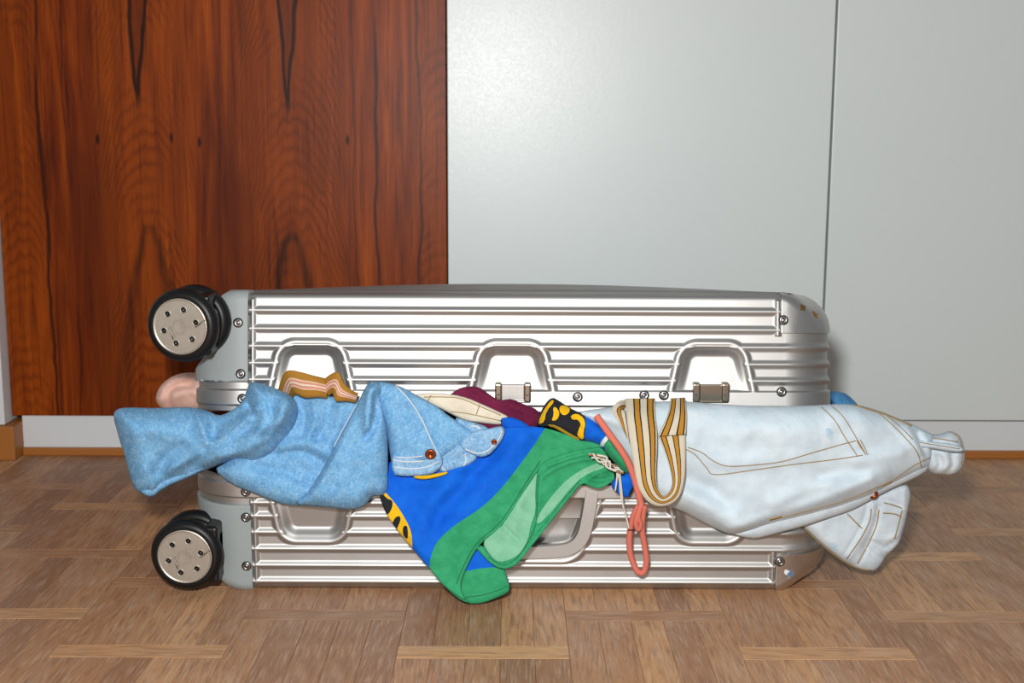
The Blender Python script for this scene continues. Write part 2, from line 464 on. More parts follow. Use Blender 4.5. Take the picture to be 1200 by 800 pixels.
# ------------------------------------------------------------------ suitcase
case = thing('suitcase', 'large ribbed silver aluminium suitcase on its side bursting open with clothes', 'suitcase', (0, .245, 0))
XL, XR, DEP, HH, RC = -.372, .375, .49, .135, .06
TILT = math.radians(9.0)
def lid_map(p):                          # shell frame (h from outer face) -> open lid, hinged along the back rim
    p = np.asarray(p, float); q = p.copy()
    y = p[..., 1]-DEP; z = HH-p[..., 2]
    q[..., 1] = DEP+y*math.cos(TILT)+z*math.sin(TILT)
    q[..., 2] = HH+.001+(-y)*math.sin(TILT)+z*math.cos(TILT)
    return q
def base_map(p):
    p = np.asarray(p, float).copy(); p[..., 2] += .0015; return p

def perimeter():
    pts = []; tan = []
    def add(x, y, nx, ny): pts.append((x, y, nx, ny))
    for x in np.linspace(XL+RC, XR-RC, 640): add(x, 0, 0, -1)
    for a in np.linspace(-90, 0, 24)[1:]:
        c, s = math.cos(math.radians(a)), math.sin(math.radians(a)); add(XR-RC+RC*c, RC+RC*s, c, s)
    for y in np.linspace(RC, DEP-RC, 24)[1:]: add(XR, y, 1, 0)
    for a in np.linspace(0, 90, 16)[1:]:
        c, s = math.cos(math.radians(a)), math.sin(math.radians(a)); add(XR-RC+RC*c, DEP-RC+RC*s, c, s)
    for x in np.linspace(XR-RC, XL+RC, 40)[1:]: add(x, DEP, 0, 1)
    for a in np.linspace(90, 180, 16)[1:]:
        c, s = math.cos(math.radians(a)), math.sin(math.radians(a)); add(XL+RC+RC*c, DEP-RC+RC*s, c, s)
    for y in np.linspace(DEP-RC, RC, 24)[1:]: add(XL, y, -1, 0)
    for a in np.linspace(180, 270, 24)[1:-1]:
        c, s = math.cos(math.radians(a)), math.sin(math.radians(a)); add(XL+RC+RC*c, RC+RC*s, c, s)
    return np.array(pts)
PER_PTS = perimeter()
def roll_radius(x):                      # soft ends, crisp long edges
    return .007+.033*sstep(XR-RC-.008, XR-.016, x)+.012*sstep(XL+RC+.002, XL+.02, x)
def left_limit(h):                       # the ends are scooped where the wheels sit
    return np.interp(h, [0, .003, .009, .018, .046, .060, .070, .080, .088, .092, .14], [-.322, -.330, -.336, -.3395, -.340, -.3425, -.349, -.360, -.369, XL, XL])
def sd_poly(px, py, poly):
    poly = np.asarray(poly, float); d = np.full(px.shape, 1e9); ins = np.zeros(px.shape, bool)
    n = len(poly)
    for i in range(n):
        ax, ay = poly[i]; bx, by = poly[(i+1) % n]
        ex, ey = bx-ax, by-ay; t = np.clip(((px-ax)*ex+(py-ay)*ey)/(ex*ex+ey*ey+1e-18), 0, 1)
        d = np.minimum(d, np.hypot(px-ax-t*ex, py-ay-t*ey))
        c = ((ay > py) != (by > py)) & (px < ex*(py-ay)/((by-ay) if by != ay else 1e-12)+ax)
        ins ^= c
    return np.where(ins, -d, d)
ARCH_T = [(c, .0475, .017, .0555, .023, .0095) for c in (-.231, 0., .230)]
ARCH_B = [(-.231, .0475, .018, .0575, .023, .0095), (-.001, .104, .058, .034, .030, .018), (.230, .0475, .018, .0575, .023, .0095)]
RIB_T = [.019, .040, .060, .0795, .0985]
RIB_B = [.0095, .029, .049, .069, .0885, .1045]
BAND = .1105
def relief(u, h, front, ribs, arches, top):
    """raised ribs, pocket rims and pockets; u along the long side"""
    rw, rh = .0020, .0030
    d = np.full(u.shape, 1.)
    for q in ribs: d = np.minimum(d, np.abs(h-q)-rw)
    fr = np.where(front, np.abs(u+.2975)-.0014, 1.)            # frame beside the wheel housing
    fr2 = np.where(front & (h < .047), np.abs(u-.3050)-.0014, 1.)
    fr3 = np.where(front & (u > .300), np.abs(h-.0465)-.003, 1.) if False else 1.
    edge = h-(.0125 if top else .004)*0
    sdn = np.full(u.shape, 1.); rec = np.zeros(u.shape)
    for (c, wr, wt, ht, rad, dep) in arches:
        poly = [(-wr-.002+rad, .15), (-wr+rad, .112), (-wt, ht+rad), (wt, ht+rad), (wr-rad, .112), (wr+.002-rad, .15)]
        s = sd_poly(u-c, h, poly)-rad
        s = np.where(front, s, 1.)
        sdn = np.minimum(sdn, s)
        k = sstep(-.0045, -.0165, s)
        dd = dep*(1-.80*np.clip((h-ht)/(BAND-ht), 0, 1)) if dep < .01 else dep*(1-.35*sstep(ht+.03, BAND+.004, h))
        rec = np.maximum(rec, k*dd)
    inside = sdn < 0
    d = np.where(sdn < -.004, np.maximum(d, .01), d)
    d = np.minimum(d, np.minimum(fr, fr2))
    d = np.minimum(d, np.abs(sdn)-.0026)
    out = rh*(1-sstep(-.0020, .0038, d))
    out = np.where((u < -.3025), 0., out)
    out = np.where((u > .3085) & (h < .046), 0., out)
    out = out-rec*1.0
    # rim band, proud and flat, with a narrow lip
    b = sstep(BAND-.0006, BAND+.0008, h)
    lip = sstep(.1278, .1286, h)
    deepband = np.zeros(u.shape)
    out = out*(1-b)+b*(.0036-.0022*lip)
    return out
def shell_grid(ribs, arches, fmap, name, top, crown=0.0):
    pp = PER_PTS; n = len(pp)
    roll = np.linspace(0, 90, 9); hs = np.concatenate([np.arange(.0, 1.0001, 1/150)])
    rows = []
    X, Yp, NX, NY = pp.T
    r = roll_radius(X)
    front = (NY < -.9999)
    # inward strip on the outer face
    for ins in (.040, .02, .008):
        rows.append((r+ins, np.zeros(n), np.zeros(n, bool)))
    for a in roll:
        q = math.radians(a); rows.append((r*(1-math.sin(q)), r*(1-math.cos(q)), None))
    for t in hs[1:]:
        rows.append((np.zeros(n), r+(HH-r)*t, None))
    V = np.zeros((len(rows), n, 3))
    for i, (ins, h, _) in enumerate(rows):
        x = X-NX*ins; y = Yp-NY*ins
        rel = relief(X, h, front, ribs, arches, top)*sstep(r*.55, r*1.0, h)
        x = x+NX*rel; y = y+NY*rel
        x = np.maximum(x, left_limit(h))
        z = h-crown*np.clip(1-((x)/.375)**2, 0, 1)*np.clip(1-((y-DEP/2)/(DEP/2))**2, 0, 1)*(ins > 0)*(h < .02)
        V[i] = np.stack([x, y, z], 1)
    # last inner lip row
    lipx = np.stack([X-NX*.006, Yp-NY*.006, np.full(n, HH)], 1); lip2 = np.stack([X-NX*.006, Yp-NY*.006, np.full(n, HH-.05)], 1)
    for q in (lipx, lip2): q[:, 0] = np.maximum(q[:, 0], left_limit(HH)+.006)
    V = np.concatenate([V, lipx[None], lip2[None]], 0)
    R = V.shape[0]
    idx = np.arange(R*n).reshape(R, n)
    a = idx[:-1]; b = idx[1:]
    F = np.stack([a, np.roll(a, -1, 1), np.roll(b, -1, 1), b], -1).reshape(-1, 4)
    verts = fmap(V.reshape(-1, 3))
    # outer face panel, ribs along the length
    gx = np.linspace(XL+.002, XR-.002, 110); gy = np.linspace(.002, DEP-.002, 245 if top else 30)
    GX, GY = np.meshgrid(gx, gy)
    ax, bx = XL+RC+.02, XR-RC-.02
    rr = .028
    inx0, inx1, iny0, iny1 = max(XL+.034, -.322), XR-.045, .0085, DEP-.0085
    cx = np.clip(GX, inx0+rr, inx1-rr); cy = np.clip(GY, iny0+rr, iny1-rr)
    dx, dy = GX-cx, GY-cy; L = np.hypot(dx, dy)+1e-12
    k = np.minimum(1, rr/L); PX, PY = cx+dx*k, cy+dy*k
    dist_edge = rr-np.minimum(L, rr)
    dist_edge = np.where((np.abs(dx) < 1e-9) & (np.abs(dy) < 1e-9), 1., dist_edge)
    ed = np.minimum.reduce([PX-inx0, inx1-PX, PY-iny0, iny1-PY])
    ph = (PY-.02) % .0205
    rib = .0030*(1-sstep(.0022, .0052, np.abs(ph-.0102)))*sstep(.004, .012, ed)
    dome = crown*np.clip(1-(PX/.375)**2, 0, 1)*np.clip(1-((PY-DEP/2)/(DEP/2))**2, 0, 1)
    PZ = -(rib if top else 0*rib)-dome-.0004
    pv = fmap(np.stack([PX, PY, PZ], -1).reshape(-1, 3))
    m = idx.size; gi = np.arange(GX.size).reshape(GX.shape)+m
    F2 = np.stack([gi[:-1, :-1], gi[:-1, 1:], gi[1:, 1:], gi[1:, :-1]], -1).reshape(-1, 4)
    outm = (L > rr*1.6).reshape(-1)
    keep = ~(outm[F2-m].all(1)); F2 = F2[keep]
    o = mesh_obj(name, np.concatenate([verts, pv]), np.concatenate([F, F2]), M['metal'])
    fix_normals(o); adopt(o, case); return o
lower = shell_grid(RIB_B, ARCH_B, base_map, 'lower_shell', False)
lid = shell_grid(RIB_T, ARCH_T, lid_map, 'lid', True, crown=.016)

def corner_piece(name, fmap, side, hmax, inward, off, mat, parent, xa, shape=None, label=None):
    """a moulded cap following the rounded corner of the shell"""
    base = PER_PTS
    sel = []
    if side > 0:
        xs = np.linspace(xa, XR-RC, 8)
        sel = [(x, 0, 0, -1) for x in xs]
        for a in np.linspace(-90, 0, 30)[1:]:
            c, s = math.cos(math.radians(a)), math.sin(math.radians(a)); sel.append((XR-RC+RC*c, RC+RC*s, c, s))
        sel += [(XR, y, 1, 0) for y in np.linspace(RC, RC+.012, 3)[1:]]
    else:
        sel = [(XL, y, -1, 0) for y in np.linspace(RC+.03, RC, 5)[:-1]]
        for a in np.linspace(180, 270, 34):
            c, s = math.cos(math.radians(a)), math.sin(math.radians(a)); sel.append((XL+RC+RC*c, RC+RC*s, c, s))
        sel += [(x, 0, 0, -1) for x in np.linspace(XL+RC, xa, 8)[1:]]
    S = np.array(sel); X, Yp, NX, NY = S.T; n = len(S)
    r = roll_radius(X); rows = []
    for t in np.linspace(1, 0, 5)[:-1]: rows.append((r+inward*t, 0*r))
    for a in np.linspace(0, 90, 12):
        q = math.radians(a); rows.append((r*(1-math.sin(q)), r*(1-math.cos(q))))
    for t in np.linspace(0, 1, 34)[1:]: rows.append((0*r, r+(np.maximum(hmax, r+.002)-r)*t))
    def layer(off):
        V = []
        for ins, h in rows:
            ang = np.clip(ins/np.maximum(r, 1e-6), 0, 1); nv = np.sqrt(np.clip(1-ang**2, 0, 1)); nh = np.where(h > r, 0, ang)
            nv = np.where(h >= r, 1, nv)
            x = X-NX*ins+NX*nv*off; y = Yp-NY*ins+NY*nv*off; z = h-nh*off
            x = np.maximum(x, left_limit(h)-off*(side < 0)-.0)
            V.append(np.stack([x, y, z], 1))
        return np.array(V)
    A = layer(off); B = layer(.0004)
    R = len(rows); ia = np.arange(R*n).reshape(R, n); ib = ia+R*n
    F = []
    def grid(q, fl):
        f = np.stack([q[:-1, :-1], q[:-1, 1:], q[1:, 1:], q[1:, :-1]], -1).reshape(-1, 4)
        return f[:, ::-1] if fl else f
    F = list(grid(ia, False))+list(grid(ib, True))
    def rim(a, b):
        for i in range(len(a)-1): F.append((a[i], a[i+1], b[i+1], b[i]))
    rim(ia[0], ib[0]); rim(ia[-1], ib[-1]); rim(ia[:, 0], ib[:, 0]); rim(ia[:, -1], ib[:, -1])
    V = np.concatenate([A.reshape(-1, 3), B.reshape(-1, 3)])
    o = mesh_obj(name, fmap(V), F, mat); fix_normals(o); adopt(o, parent)
    if label: o['label'] = label
    md = o.modifiers.new('bevel', 'BEVEL'); md.width = .0012; md.segments = 2; md.limit_method = 'ANGLE'; md.angle_limit = 1.0
    return o
cap_a = corner_piece('corner_cap', lid_map, 1, .0435, .02, .0030, M['metal'], case, .309, label='dented metal corner cap with chipped rusty spots')
cap_b = corner_piece('corner_cap', base_map, 1, .0435, .02, .0030, M['metal'], case, .309, label='metal corner cap with a small blue scuff')
corner_piece('wheel_housing', lid_map, -1, .1015, .03, .0045, M['grey_plastic'], case, -.302, label='grey plastic wheel housing')
corner_piece('wheel_housing', base_map, -1, .1015, .03, .0045, M['grey_plastic'], case, -.302, label='grey plastic wheel housing')

def flipped(fm):                        # the same moulding at the back corner
    def g(p):
        p = np.asarray(p, float).copy(); p[..., 1] = DEP-p[..., 1]; return fm(p)
    return g
for fm in (lid_map, base_map):
    corner_piece('corner_cap', flipped(fm), 1, .0435, .02, .0030, M['metal'], case, .309)
    corner_piece('wheel_housing', flipped(fm), -1, .1015, .03, .0045, M['grey_plastic'], case, -.302)
def pick(o, px, py):                    # nearest surface point of an object seen at a pixel
    v = np.array([q.co[:] for q in o.data.vertices]); d = v-CAM; z = d@FW
    e = np.hypot(600+FPX*(d@RT)/z-px, 400-FPX*(d@UP)/z-py)+40*(z-z.min())
    return tuple(float(q) for q in v[e.argmin()])
cm = cap_mat([(pick(cap_a, 922, 338), .0072, '#2a211c'), (pick(cap_a, 926, 335), .0055, '#33281f'), (pick(cap_a, 942, 361), .0058, '#5a4320'), (pick(cap_a, 956, 368), .0052, '#7a5526'), (pick(cap_a, 947, 333), .0042, '#4b3b2b'),
              (pick(cap_a, 966, 360), .0022, '#57442e'), (pick(cap_a, 935, 331), .0022, '#4b3b2b'), (pick(cap_b, 925, 672), .0045, '#4d6f92'), (pick(cap_b, 922, 670), .0025, '#d8dde0'), (pick(cap_b, 951, 664), .0022, '#6d5a40')])
for o in (cap_a, cap_b): o.data.materials[0] = cm

# rivets
def rivet(px, py, y, tilt, parent, r=.0058):
    V, F = lathe([(0, -.0016), (.0016, -.0016), (.0018, -.0012), (.0024, -.0012), (.0026, -.0020), (.0040, -.0018), (r, -.0006), (r+.0003, .001), (r+.0003, .006)], 20)
    if tilt: V = [(v[0], v[1]*math.cos(TILT)+v[2]*math.sin(TILT), v[2]*math.cos(TILT)-v[1]*math.sin(TILT)) for v in V]
    p = P(px, py, y)
    V = [(v[0]+p[0], v[1]+p[1], v[2]+p[2]) for v in V]
    o = fix_normals(mesh_obj('rivet', V, F, M['steel'])); adopt(o, parent); return o
def lid_front_y(py):                     # depth of the tilted front of the lid at an image row
    for _ in range(1): pass
    # front face: local y=0, z from 0 (rim) to HH
    z = np.linspace(0, HH, 200); q = lid_map(np.stack([0*z, 0*z, HH-z], 1))
    d = q-CAM; rowpx = 400-FPX*(d@UP)/(d@FW)
    return float(np.interp(py, rowpx[::-1], q[::-1, 1]))
for (px, py, e) in ((279, 378, .0045), (282, 438, .0045), (918, 375, .0030), (284, 467, .0036), (677, 465, .0036), (755, 463, .0036), (778, 463, .0036), (916, 459, .0036)):
    rivet(px, py, lid_front_y(py)-e, True, lid)
for (px, py, e) in ((288, 606, .0045), (289, 663, .0045), (914, 658, .0030), (288, 576, .0036)):
    rivet(px, py, -e, False, lower)

# latch keepers on the rim of the lid
def latch(cx, dark):
    py = 459; y = lid_front_y(py)-.0036
    m = M['darksteel'] if dark else M['metal']
    a = P(cx-13, 451, y); b = P(cx+13, 469, y)
    o = box('latch_plate', a[0], b[0], y-.0015, y+.006, b[2], a[2], m, bev=.0006); adopt(o, lid)
    for s in (-1, 1):
        a = P(cx+s*17-4, 448, y); b = P(cx+s*17+4, 470, y)
        o = box('latch_post', a[0], b[0], y-.0075, y+.006, b[2], a[2], M['darksteel'], bev=.002); adopt(o, lid)
        V, F = lathe([(0, -.001), (.0014, -.001), (.0016, .001)], 12); c = P(cx+s*17, 462, y-.0075)
        o = mesh_obj('latch_pin', [(v[0]+c[0], v[1]+c[1], v[2]+c[2]) for v in V], F, M['steel']); fix_normals(o); adopt(o, lid)
    a = P(cx-20, 468.5, y); b = P(cx+20, 471, y)
    o = box('latch_ledge', a[0], b[0], y-.005, y+.006, b[2], a[2], m, bev=.0006); adopt(o, lid)
latch(832.5, True); latch(601, False); latch(372, True)

# carrying handle in the big pocket of the lower shell: flat bar bent into a U
def flat_bar(name, path, hw, th, mat, y0):
    p = catmull(path, 8); V = []; F = []
    for i in range(len(p)):
        t = p[min(i+1, len(p)-1)]-p[max(i-1, 0)]; t /= np.linalg.norm(t); nrm = np.array([-t[1], t[0]])
        for (a, b) in ((-1, .2), (-.8, 0), (.8, 0), (1, .2), (1, 1), (-1, 1)):
            q = p[i]+nrm*hw*a; V.append((q[0], y0+b*th, q[1]))
    for i in range(len(p)-1):
        for k in range(6): F.append((i*6+k, i*6+(k+1) % 6, (i+1)*6+(k+1) % 6, (i+1)*6+k))
    F.append(tuple(range(6))); F.append(tuple((len(p)-1)*6+k for k in range(6)))
    return fix_normals(mesh_obj(name, V, F, mat, smooth=False))
hp = [(-.093, .121), (-.089, .092), (-.083, .067), (-.070, .053), (-.045, .0485), (0, .047), (.045, .0485), (.070, .053), (.083, .067), (.089, .092), (.093, .121)]
hd = flat_bar('carry_handle', hp, .0088, .009, M['metal'], -.004); adopt(hd, case)

# wheels
def wheel(cx, cy, cz, yaw, hubface):
    Rr, T = .0415, .019
    prof = [(.030, -T/2+.001), (.0335, -T/2-.0006), (.037, -T/2+.0008), (.0398, -T/2+.0035), (Rr, -T/2+.0072), (Rr, T/2-.0072), (.0398, T/2-.0035), (.037, T/2-.0008), (.030, T/2-.001), (.012, T/2-.003), (0, T/2-.003)]
    V, F = lathe(prof, 56)
    root = mesh_obj('wheel', V, F, M['rubber']); fix_normals(root)
    root.location = (cx, cy, cz); root.rotation_euler = (0, 0, yaw)
    prof = [(.0315, -T/2+.004), (.0315, -T/2-.0008), (.0305, -T/2-.0014), (.0292, -T/2-.0006), (.0085, -T/2-.0006), (.0080, -T/2-.0012), (.0068, -T/2-.0012), (.0063, -T/2-.0006), (0, -T/2-.0004)]
    V, F = lathe(prof, 48); hb = fix_normals(mesh_obj('hub_cap', V, F, M['hub'], root, smooth=False))
    for k in range(6):
        q = math.radians(60*k+15*hubface); x, z = .0195*math.cos(q), .0195*math.sin(q)
        V, F = lathe([(.0042, -T/2-.0008), (.0040, -T/2-.0015), (.0032, -T/2-.0012), (.0030, -T/2-.0007)], 16)
        fix_normals(mesh_obj('screw_seat', [(v[0]+x, v[1], v[2]+z) for v in V], F, M['hub'], root))
        V, F = lathe([(0, -T/2-.0006), (.0012, -T/2-.0006), (.0016, -T/2-.0011), (.0027, -T/2-.0011), (.0030, -T/2-.0006)], 14)
        fix_normals(mesh_obj('screw', [(v[0]+x, v[1], v[2]+z) for v in V], F, M['screw'], root))
    return root
def wheel_set(c, yaw):
    ax = np.array([-math.sin(yaw), math.cos(yaw), 0])
    for k in range(2):
        q = c+ax*(.0095+.036*k)
        adopt(wheel(q[0], q[1], q[2], yaw, 1-.4*k), case)
    m = c+ax*.0275
    # swivel fork between the two wheels and its stem into the housing
    parts = []
    V, F = lathe([(0, -.0075), (.026, -.0075), (.0285, -.006), (.0285, .006), (.026, .0075), (0, .0075)], 40)
    o = fix_normals(mesh_obj('wheel_fork', [(v[0]*math.cos(yaw)-v[1]*math.sin(yaw)+m[0], v[0]*math.sin(yaw)+v[1]*math.cos(yaw)+m[1], v[2]+m[2]) for v in V], F, M['black_plastic'])); adopt(o, case)
    o = box('swivel_stem', m[0]+.012, -.336, m[1]-.018, m[1]+.020, m[2]-.026, m[2]+.028, M['black_plastic'], bev=.007); adopt(o, case)
    o = box('swivel_plate', -.352, -.336, m[1]-.024, m[1]+.028, m[2]-.034, m[2]+.034, M['black_plastic'], bev=.004); adopt(o, case)
    return c
wheel_set(P(211, 382.5, -.027), math.radians(-9))
wheel_set(P(216.5, 652, -.030), math.radians(-3))
wheel_set(np.array([-.390, .455, .0425]), math.radians(6))
wheel_set(lid_map(np.array([-.390, .455, .030])), math.radians(4))

# lining trays inside both halves
def lining(fmap):
    p = PER_PTS[::8]; X, Yp, NX, NY = p.T; n = len(p); V = []
    for ins, h in ((.06, .03), (.036, .03), (.034, .112), (.05, .118), (.12, .120)):
        x = np.maximum(X-NX*ins, -.325); V.append(np.stack([x, Yp-NY*ins, 0*x+h], 1))
    V = np.concatenate(V); F = []
    for r in range(4):
        for k in range(n): F.append((r*n+k, r*n+(k+1) % n, (r+1)*n+(k+1) % n, (r+1)*n+k))
    F.append(tuple(range(n))); F.append(tuple(4*n+k for k in range(n)))
    o = fix_normals(mesh_obj('lining', fmap(V), F, M['lining'])); adopt(o, case); o['label'] = 'dark grey cloth lining'
lining(base_map); lining(lid_map)

# ------------------------------------------------------------------ cloth
def chaikin(p, it):
    p = np.asarray(p, float)
    for _ in range(it):
        q = np.roll(p, -1, 0); p = np.stack([.75*p+.25*q, .25*p+.75*q], 1).reshape(-1, 2)
    return p
def resample(p, step):
    out = []
    n = len(p)
    for i in range(n):
        a, b = p[i], p[(i+1) % n]; L = np.hypot(*(b-a)); k = max(1, int(round(L/step)))
        for j in range(k): out.append(a+(b-a)*j/k)
    return np.array(out)
def pl_dist(px, py, pts):
    pts = np.asarray(pts, float); d = np.full(px.shape, 1e9); sg = np.zeros(px.shape)
    for i in range(len(pts)-1):
        ax, ay = pts[i]; bx_, by = pts[i+1]; ex, ey = bx_-ax, by-ay
        t = np.clip(((px-ax)*ex+(py-ay)*ey)/(ex*ex+ey*ey+1e-9), 0, 1)
        q = np.hypot(px-ax-t*ex, py-ay-t*ey); s = np.sign(ex*(py-ay)-ey*(px-ax))
        m = q < d; d = np.where(m, q, d); sg = np.where(m, s, sg)
    return d, sg
class Patch: pass
def patch(name, outline, parent, mats, yc, bulge=.02, R=25, back=.01, folds=(), regions=(), step=4.0, smooth=1, nz=(.0015, 35), seed=0, tuck=0.0, label=None, mids0=0, gain=1.0):
    """one panel of cloth: closed, with front and back, traced outline, rounded edges and folds"""
    ol = chaikin(outline, smooth) if smooth else np.asarray(outline, float)
    ol = resample(ol, step*.8)
    yfun = yc if callable(yc) else (lambda x, y, c=yc: np.full(np.shape(x), float(c)))
    def prof(d): 
        t = np.clip(d/R, 0, 1); return np.sqrt(np.clip(1-(1-t)**2, 0, 1))
    fl = [(catmull(f[0], 5), f[1], f[2]*gain, f[3] if len(f) > 3 else 'g') for f in folds]
    def front(px, py, d=None):
        px = np.asarray(px, float); py = np.asarray(py, float)
        if d is None: d = -sd_poly(px, py, ol)
        d = np.maximum(d, 0); pr = prof(d); y = yfun(px, py)-bulge*pr
        add = np.zeros(px.shape)
        for pts, wd, am, kind in fl:
            q, s = pl_dist(px, py, pts)
            if kind == 'g': add += am*np.exp(-(q/wd)**2)
            elif kind == 'c': add += am*np.exp(-q/wd)
            elif kind == 's': add += am*np.where(s > 0, np.exp(-(q/wd)), -.25*np.exp(-(q/(wd*.4))))*np.clip(1, 0, 1)
        if nz[0]:
            v = np.array([noise.fractal(Vector((a/nz[1]+seed*7.3, b/nz[1]*1.1, seed*3.1)), 1.0, 2.1, 3) for a, b in zip(px.ravel(), py.ravel())]).reshape(px.shape)
            add += nz[0]*v
        return y-add*np.clip(d/7, 0, 1)
    x0, y0 = ol.min(0); x1, y1 = ol.max(0)
    gx = []; row = 0; yy = y0
    while yy < y1:
        xx = x0+(step/2 if row % 2 else 0)
        while xx < x1: gx.append((xx, yy)); xx += step
        yy += step*.866; row += 1
    gx = np.array(gx); dd = sd_poly(gx[:, 0], gx[:, 1], ol); gx = gx[dd < -step*.55]
    rings = []
    tg = np.roll(ol, -1, 0)-np.roll(ol, 1, 0); tg /= np.hypot(*tg.T)[:, None]+1e-9
    for sgn in (1, -1):
        for off in (.9, 2.2):
            q = ol+sgn*off*np.stack([-tg[:, 1], tg[:, 0]], 1); e = sd_poly(q[:, 0], q[:, 1], ol); q = q[(e < -off*.8)]
            if len(q): rings.append(q)
    gx = gx[-sd_poly(gx[:, 0], gx[:, 1], ol) > 2.2+step*.45]
    gx = np.concatenate([gx]+rings)
    regs = [(resample(chaikin(rp, 1), step*.7), mi) for rp, mi in regions]
    pts = [Vector(p) for p in ol]; edges = [(i, (i+1) % len(ol)) for i in range(len(ol))]
    for rp, mi in regs:
        o = len(pts); pts += [Vector(p) for p in rp]; edges += [(o+i, o+(i+1) % len(rp)) for i in range(len(rp))]
    pts += [Vector(p) for p in gx]
    vo, eo, fo, *_ = delaunay_2d_cdt(pts, edges, [], 0, .05)
    v2 = np.array([tuple(v) for v in vo]); tri = np.array([f for f in fo if len(f) == 3])
    cen = v2[tri].mean(1); keep = sd_poly(cen[:, 0], cen[:, 1], ol) < 0; tri = tri[keep]; cen = cen[keep]
    used = np.unique(tri); rm = -np.ones(len(v2), int); rm[used] = np.arange(len(used)); v2 = v2[used]; tri = rm[tri]
    a = v2[tri]; area = (a[:, 1, 0]-a[:, 0, 0])*(a[:, 2, 1]-a[:, 0, 1])-(a[:, 1, 1]-a[:, 0, 1])*(a[:, 2, 0]-a[:, 0, 0])
    tri = np.where((area > 0)[:, None], tri, tri[:, ::-1])
    mi = np.full(len(tri), mids0)
    for rp, m in regs: mi[sd_poly(cen[:, 0], cen[:, 1], rp) < 0] = m
    d = -sd_poly(v2[:, 0], v2[:, 1], ol); bnd = d < .2
    fy = front(v2[:, 0], v2[:, 1], d)
    by = yfun(v2[:, 0], v2[:, 1])+back*prof(np.maximum(d, 0))
    if tuck:
        by = by+tuck*sstep(484, 500, v2[:, 1])*(1-sstep(535, 552, v2[:, 1]))*sstep(255, 290, v2[:, 0])*(1-sstep(930, 955, v2[:, 0]))*sstep(0, 8, d)
    VF = P(v2[:, 0], v2[:, 1], fy)
    n = len(v2); bid = np.arange(n); inner = np.where(~bnd)[0]; bid[inner] = n+np.arange(len(inner))
    VB = P(v2[inner, 0], v2[inner, 1], by[inner])
    V = np.concatenate([VF, VB]); F = np.concatenate([tri, bid[tri][:, ::-1]])
    uv = np.concatenate([v2, v2[inner]])*.001
    o = mesh_obj(name, V, F, mats, uv=uv, mids=np.concatenate([mi, mi])); fix_normals(o)
    if parent is not None: adopt(o, parent)
    if label: o['label'] = label
    o.data['n'] = n
    p = Patch(); p.o = o; p.front = front
    return p
def stitch(name, pch, lines, mat, parent, r=.00055, lift=.0004, n=6, dash=None):
    for ln in lines:
        c = resample_open(catmull(ln, n), 2.0)
        y = pch.front(c[:, 0], c[:, 1])-lift
        V, F = tube('', P(c[:, 0], c[:, 1], y), r, None, sides=5, smooth_path=False)
        adopt(fix_normals(mesh_obj(name, V, F, mat)), parent)
def resample_open(p, step):
    seg = np.hypot(*np.diff(p, axis=0).T); s = np.concatenate([[0], np.cumsum(seg)]); q = np.arange(0, s[-1], step)
    return np.stack([np.interp(q, s, p[:, 0]), np.interp(q, s, p[:, 1])], 1)
def button(pch, px, py, r, mat, parent, lift=.0005, tiltx=0.0):
    y = float(pch.front(np.array([px]), np.array([py]))[0])-lift
    c = P(px, py, y)
    V, F = lathe([(0, -.0012), (r*.3, -.0012), (r*.38, -.0018), (r*.8, -.0026), (r, -.0014), (r, .0012), (0, .0014)], 24)
    o = mesh_obj('button', [(v[0]+c[0], v[1]+c[1]+v[2]*-.25, v[2]+c[2]) for v in V], F, mat); fix_normals(o); adopt(o, parent); return o
def ribbon(name, A, B, Y, mat, parent, thick=.0016, n=6, m=8, arch=0.0, v0=0., v1=1.):
    a = catmull(A, n); b = catmull(B, n); y = catmull(np.array(Y, float)[:, None], n)[:, 0]
    N = len(a); V = []; UV = []; F = []
    L = 0
    for i in range(N):
        if i: L += np.hypot(*(a[i]-a[i-1]+b[i]-b[i-1]))*.0005
        for j in range(m+1):
            t = j/m; q = a[i]*(1-t)+b[i]*t
            V.append(P(q[0], q[1], y[i]-arch*4*t*(1-t))); UV.append((L, v0+(v1-v0)*t))
    K = len(V); V = V+[v+np.array([0, thick, 0]) for v in V]; UV = UV+UV
    for i in range(N-1):
        for j in range(m):
            q = (i*(m+1)+j, i*(m+1)+j+1, (i+1)*(m+1)+j+1, (i+1)*(m+1)+j); F.append(q); F.append(tuple(x+K for x in q[::-1]))
    def side(e):
        for k in range(len(e)-1): F.append((e[k], e[k+1], e[k+1]+K, e[k]+K))
    side([i*(m+1) for i in range(N)]); side([i*(m+1)+m for i in range(N)]); side(list(range(m+1))); side([(N-1)*(m+1)+j for j in range(m+1)])
    o = mesh_obj(name, V, F, mat, uv=UV); fix_normals(o); adopt(o, parent); return o

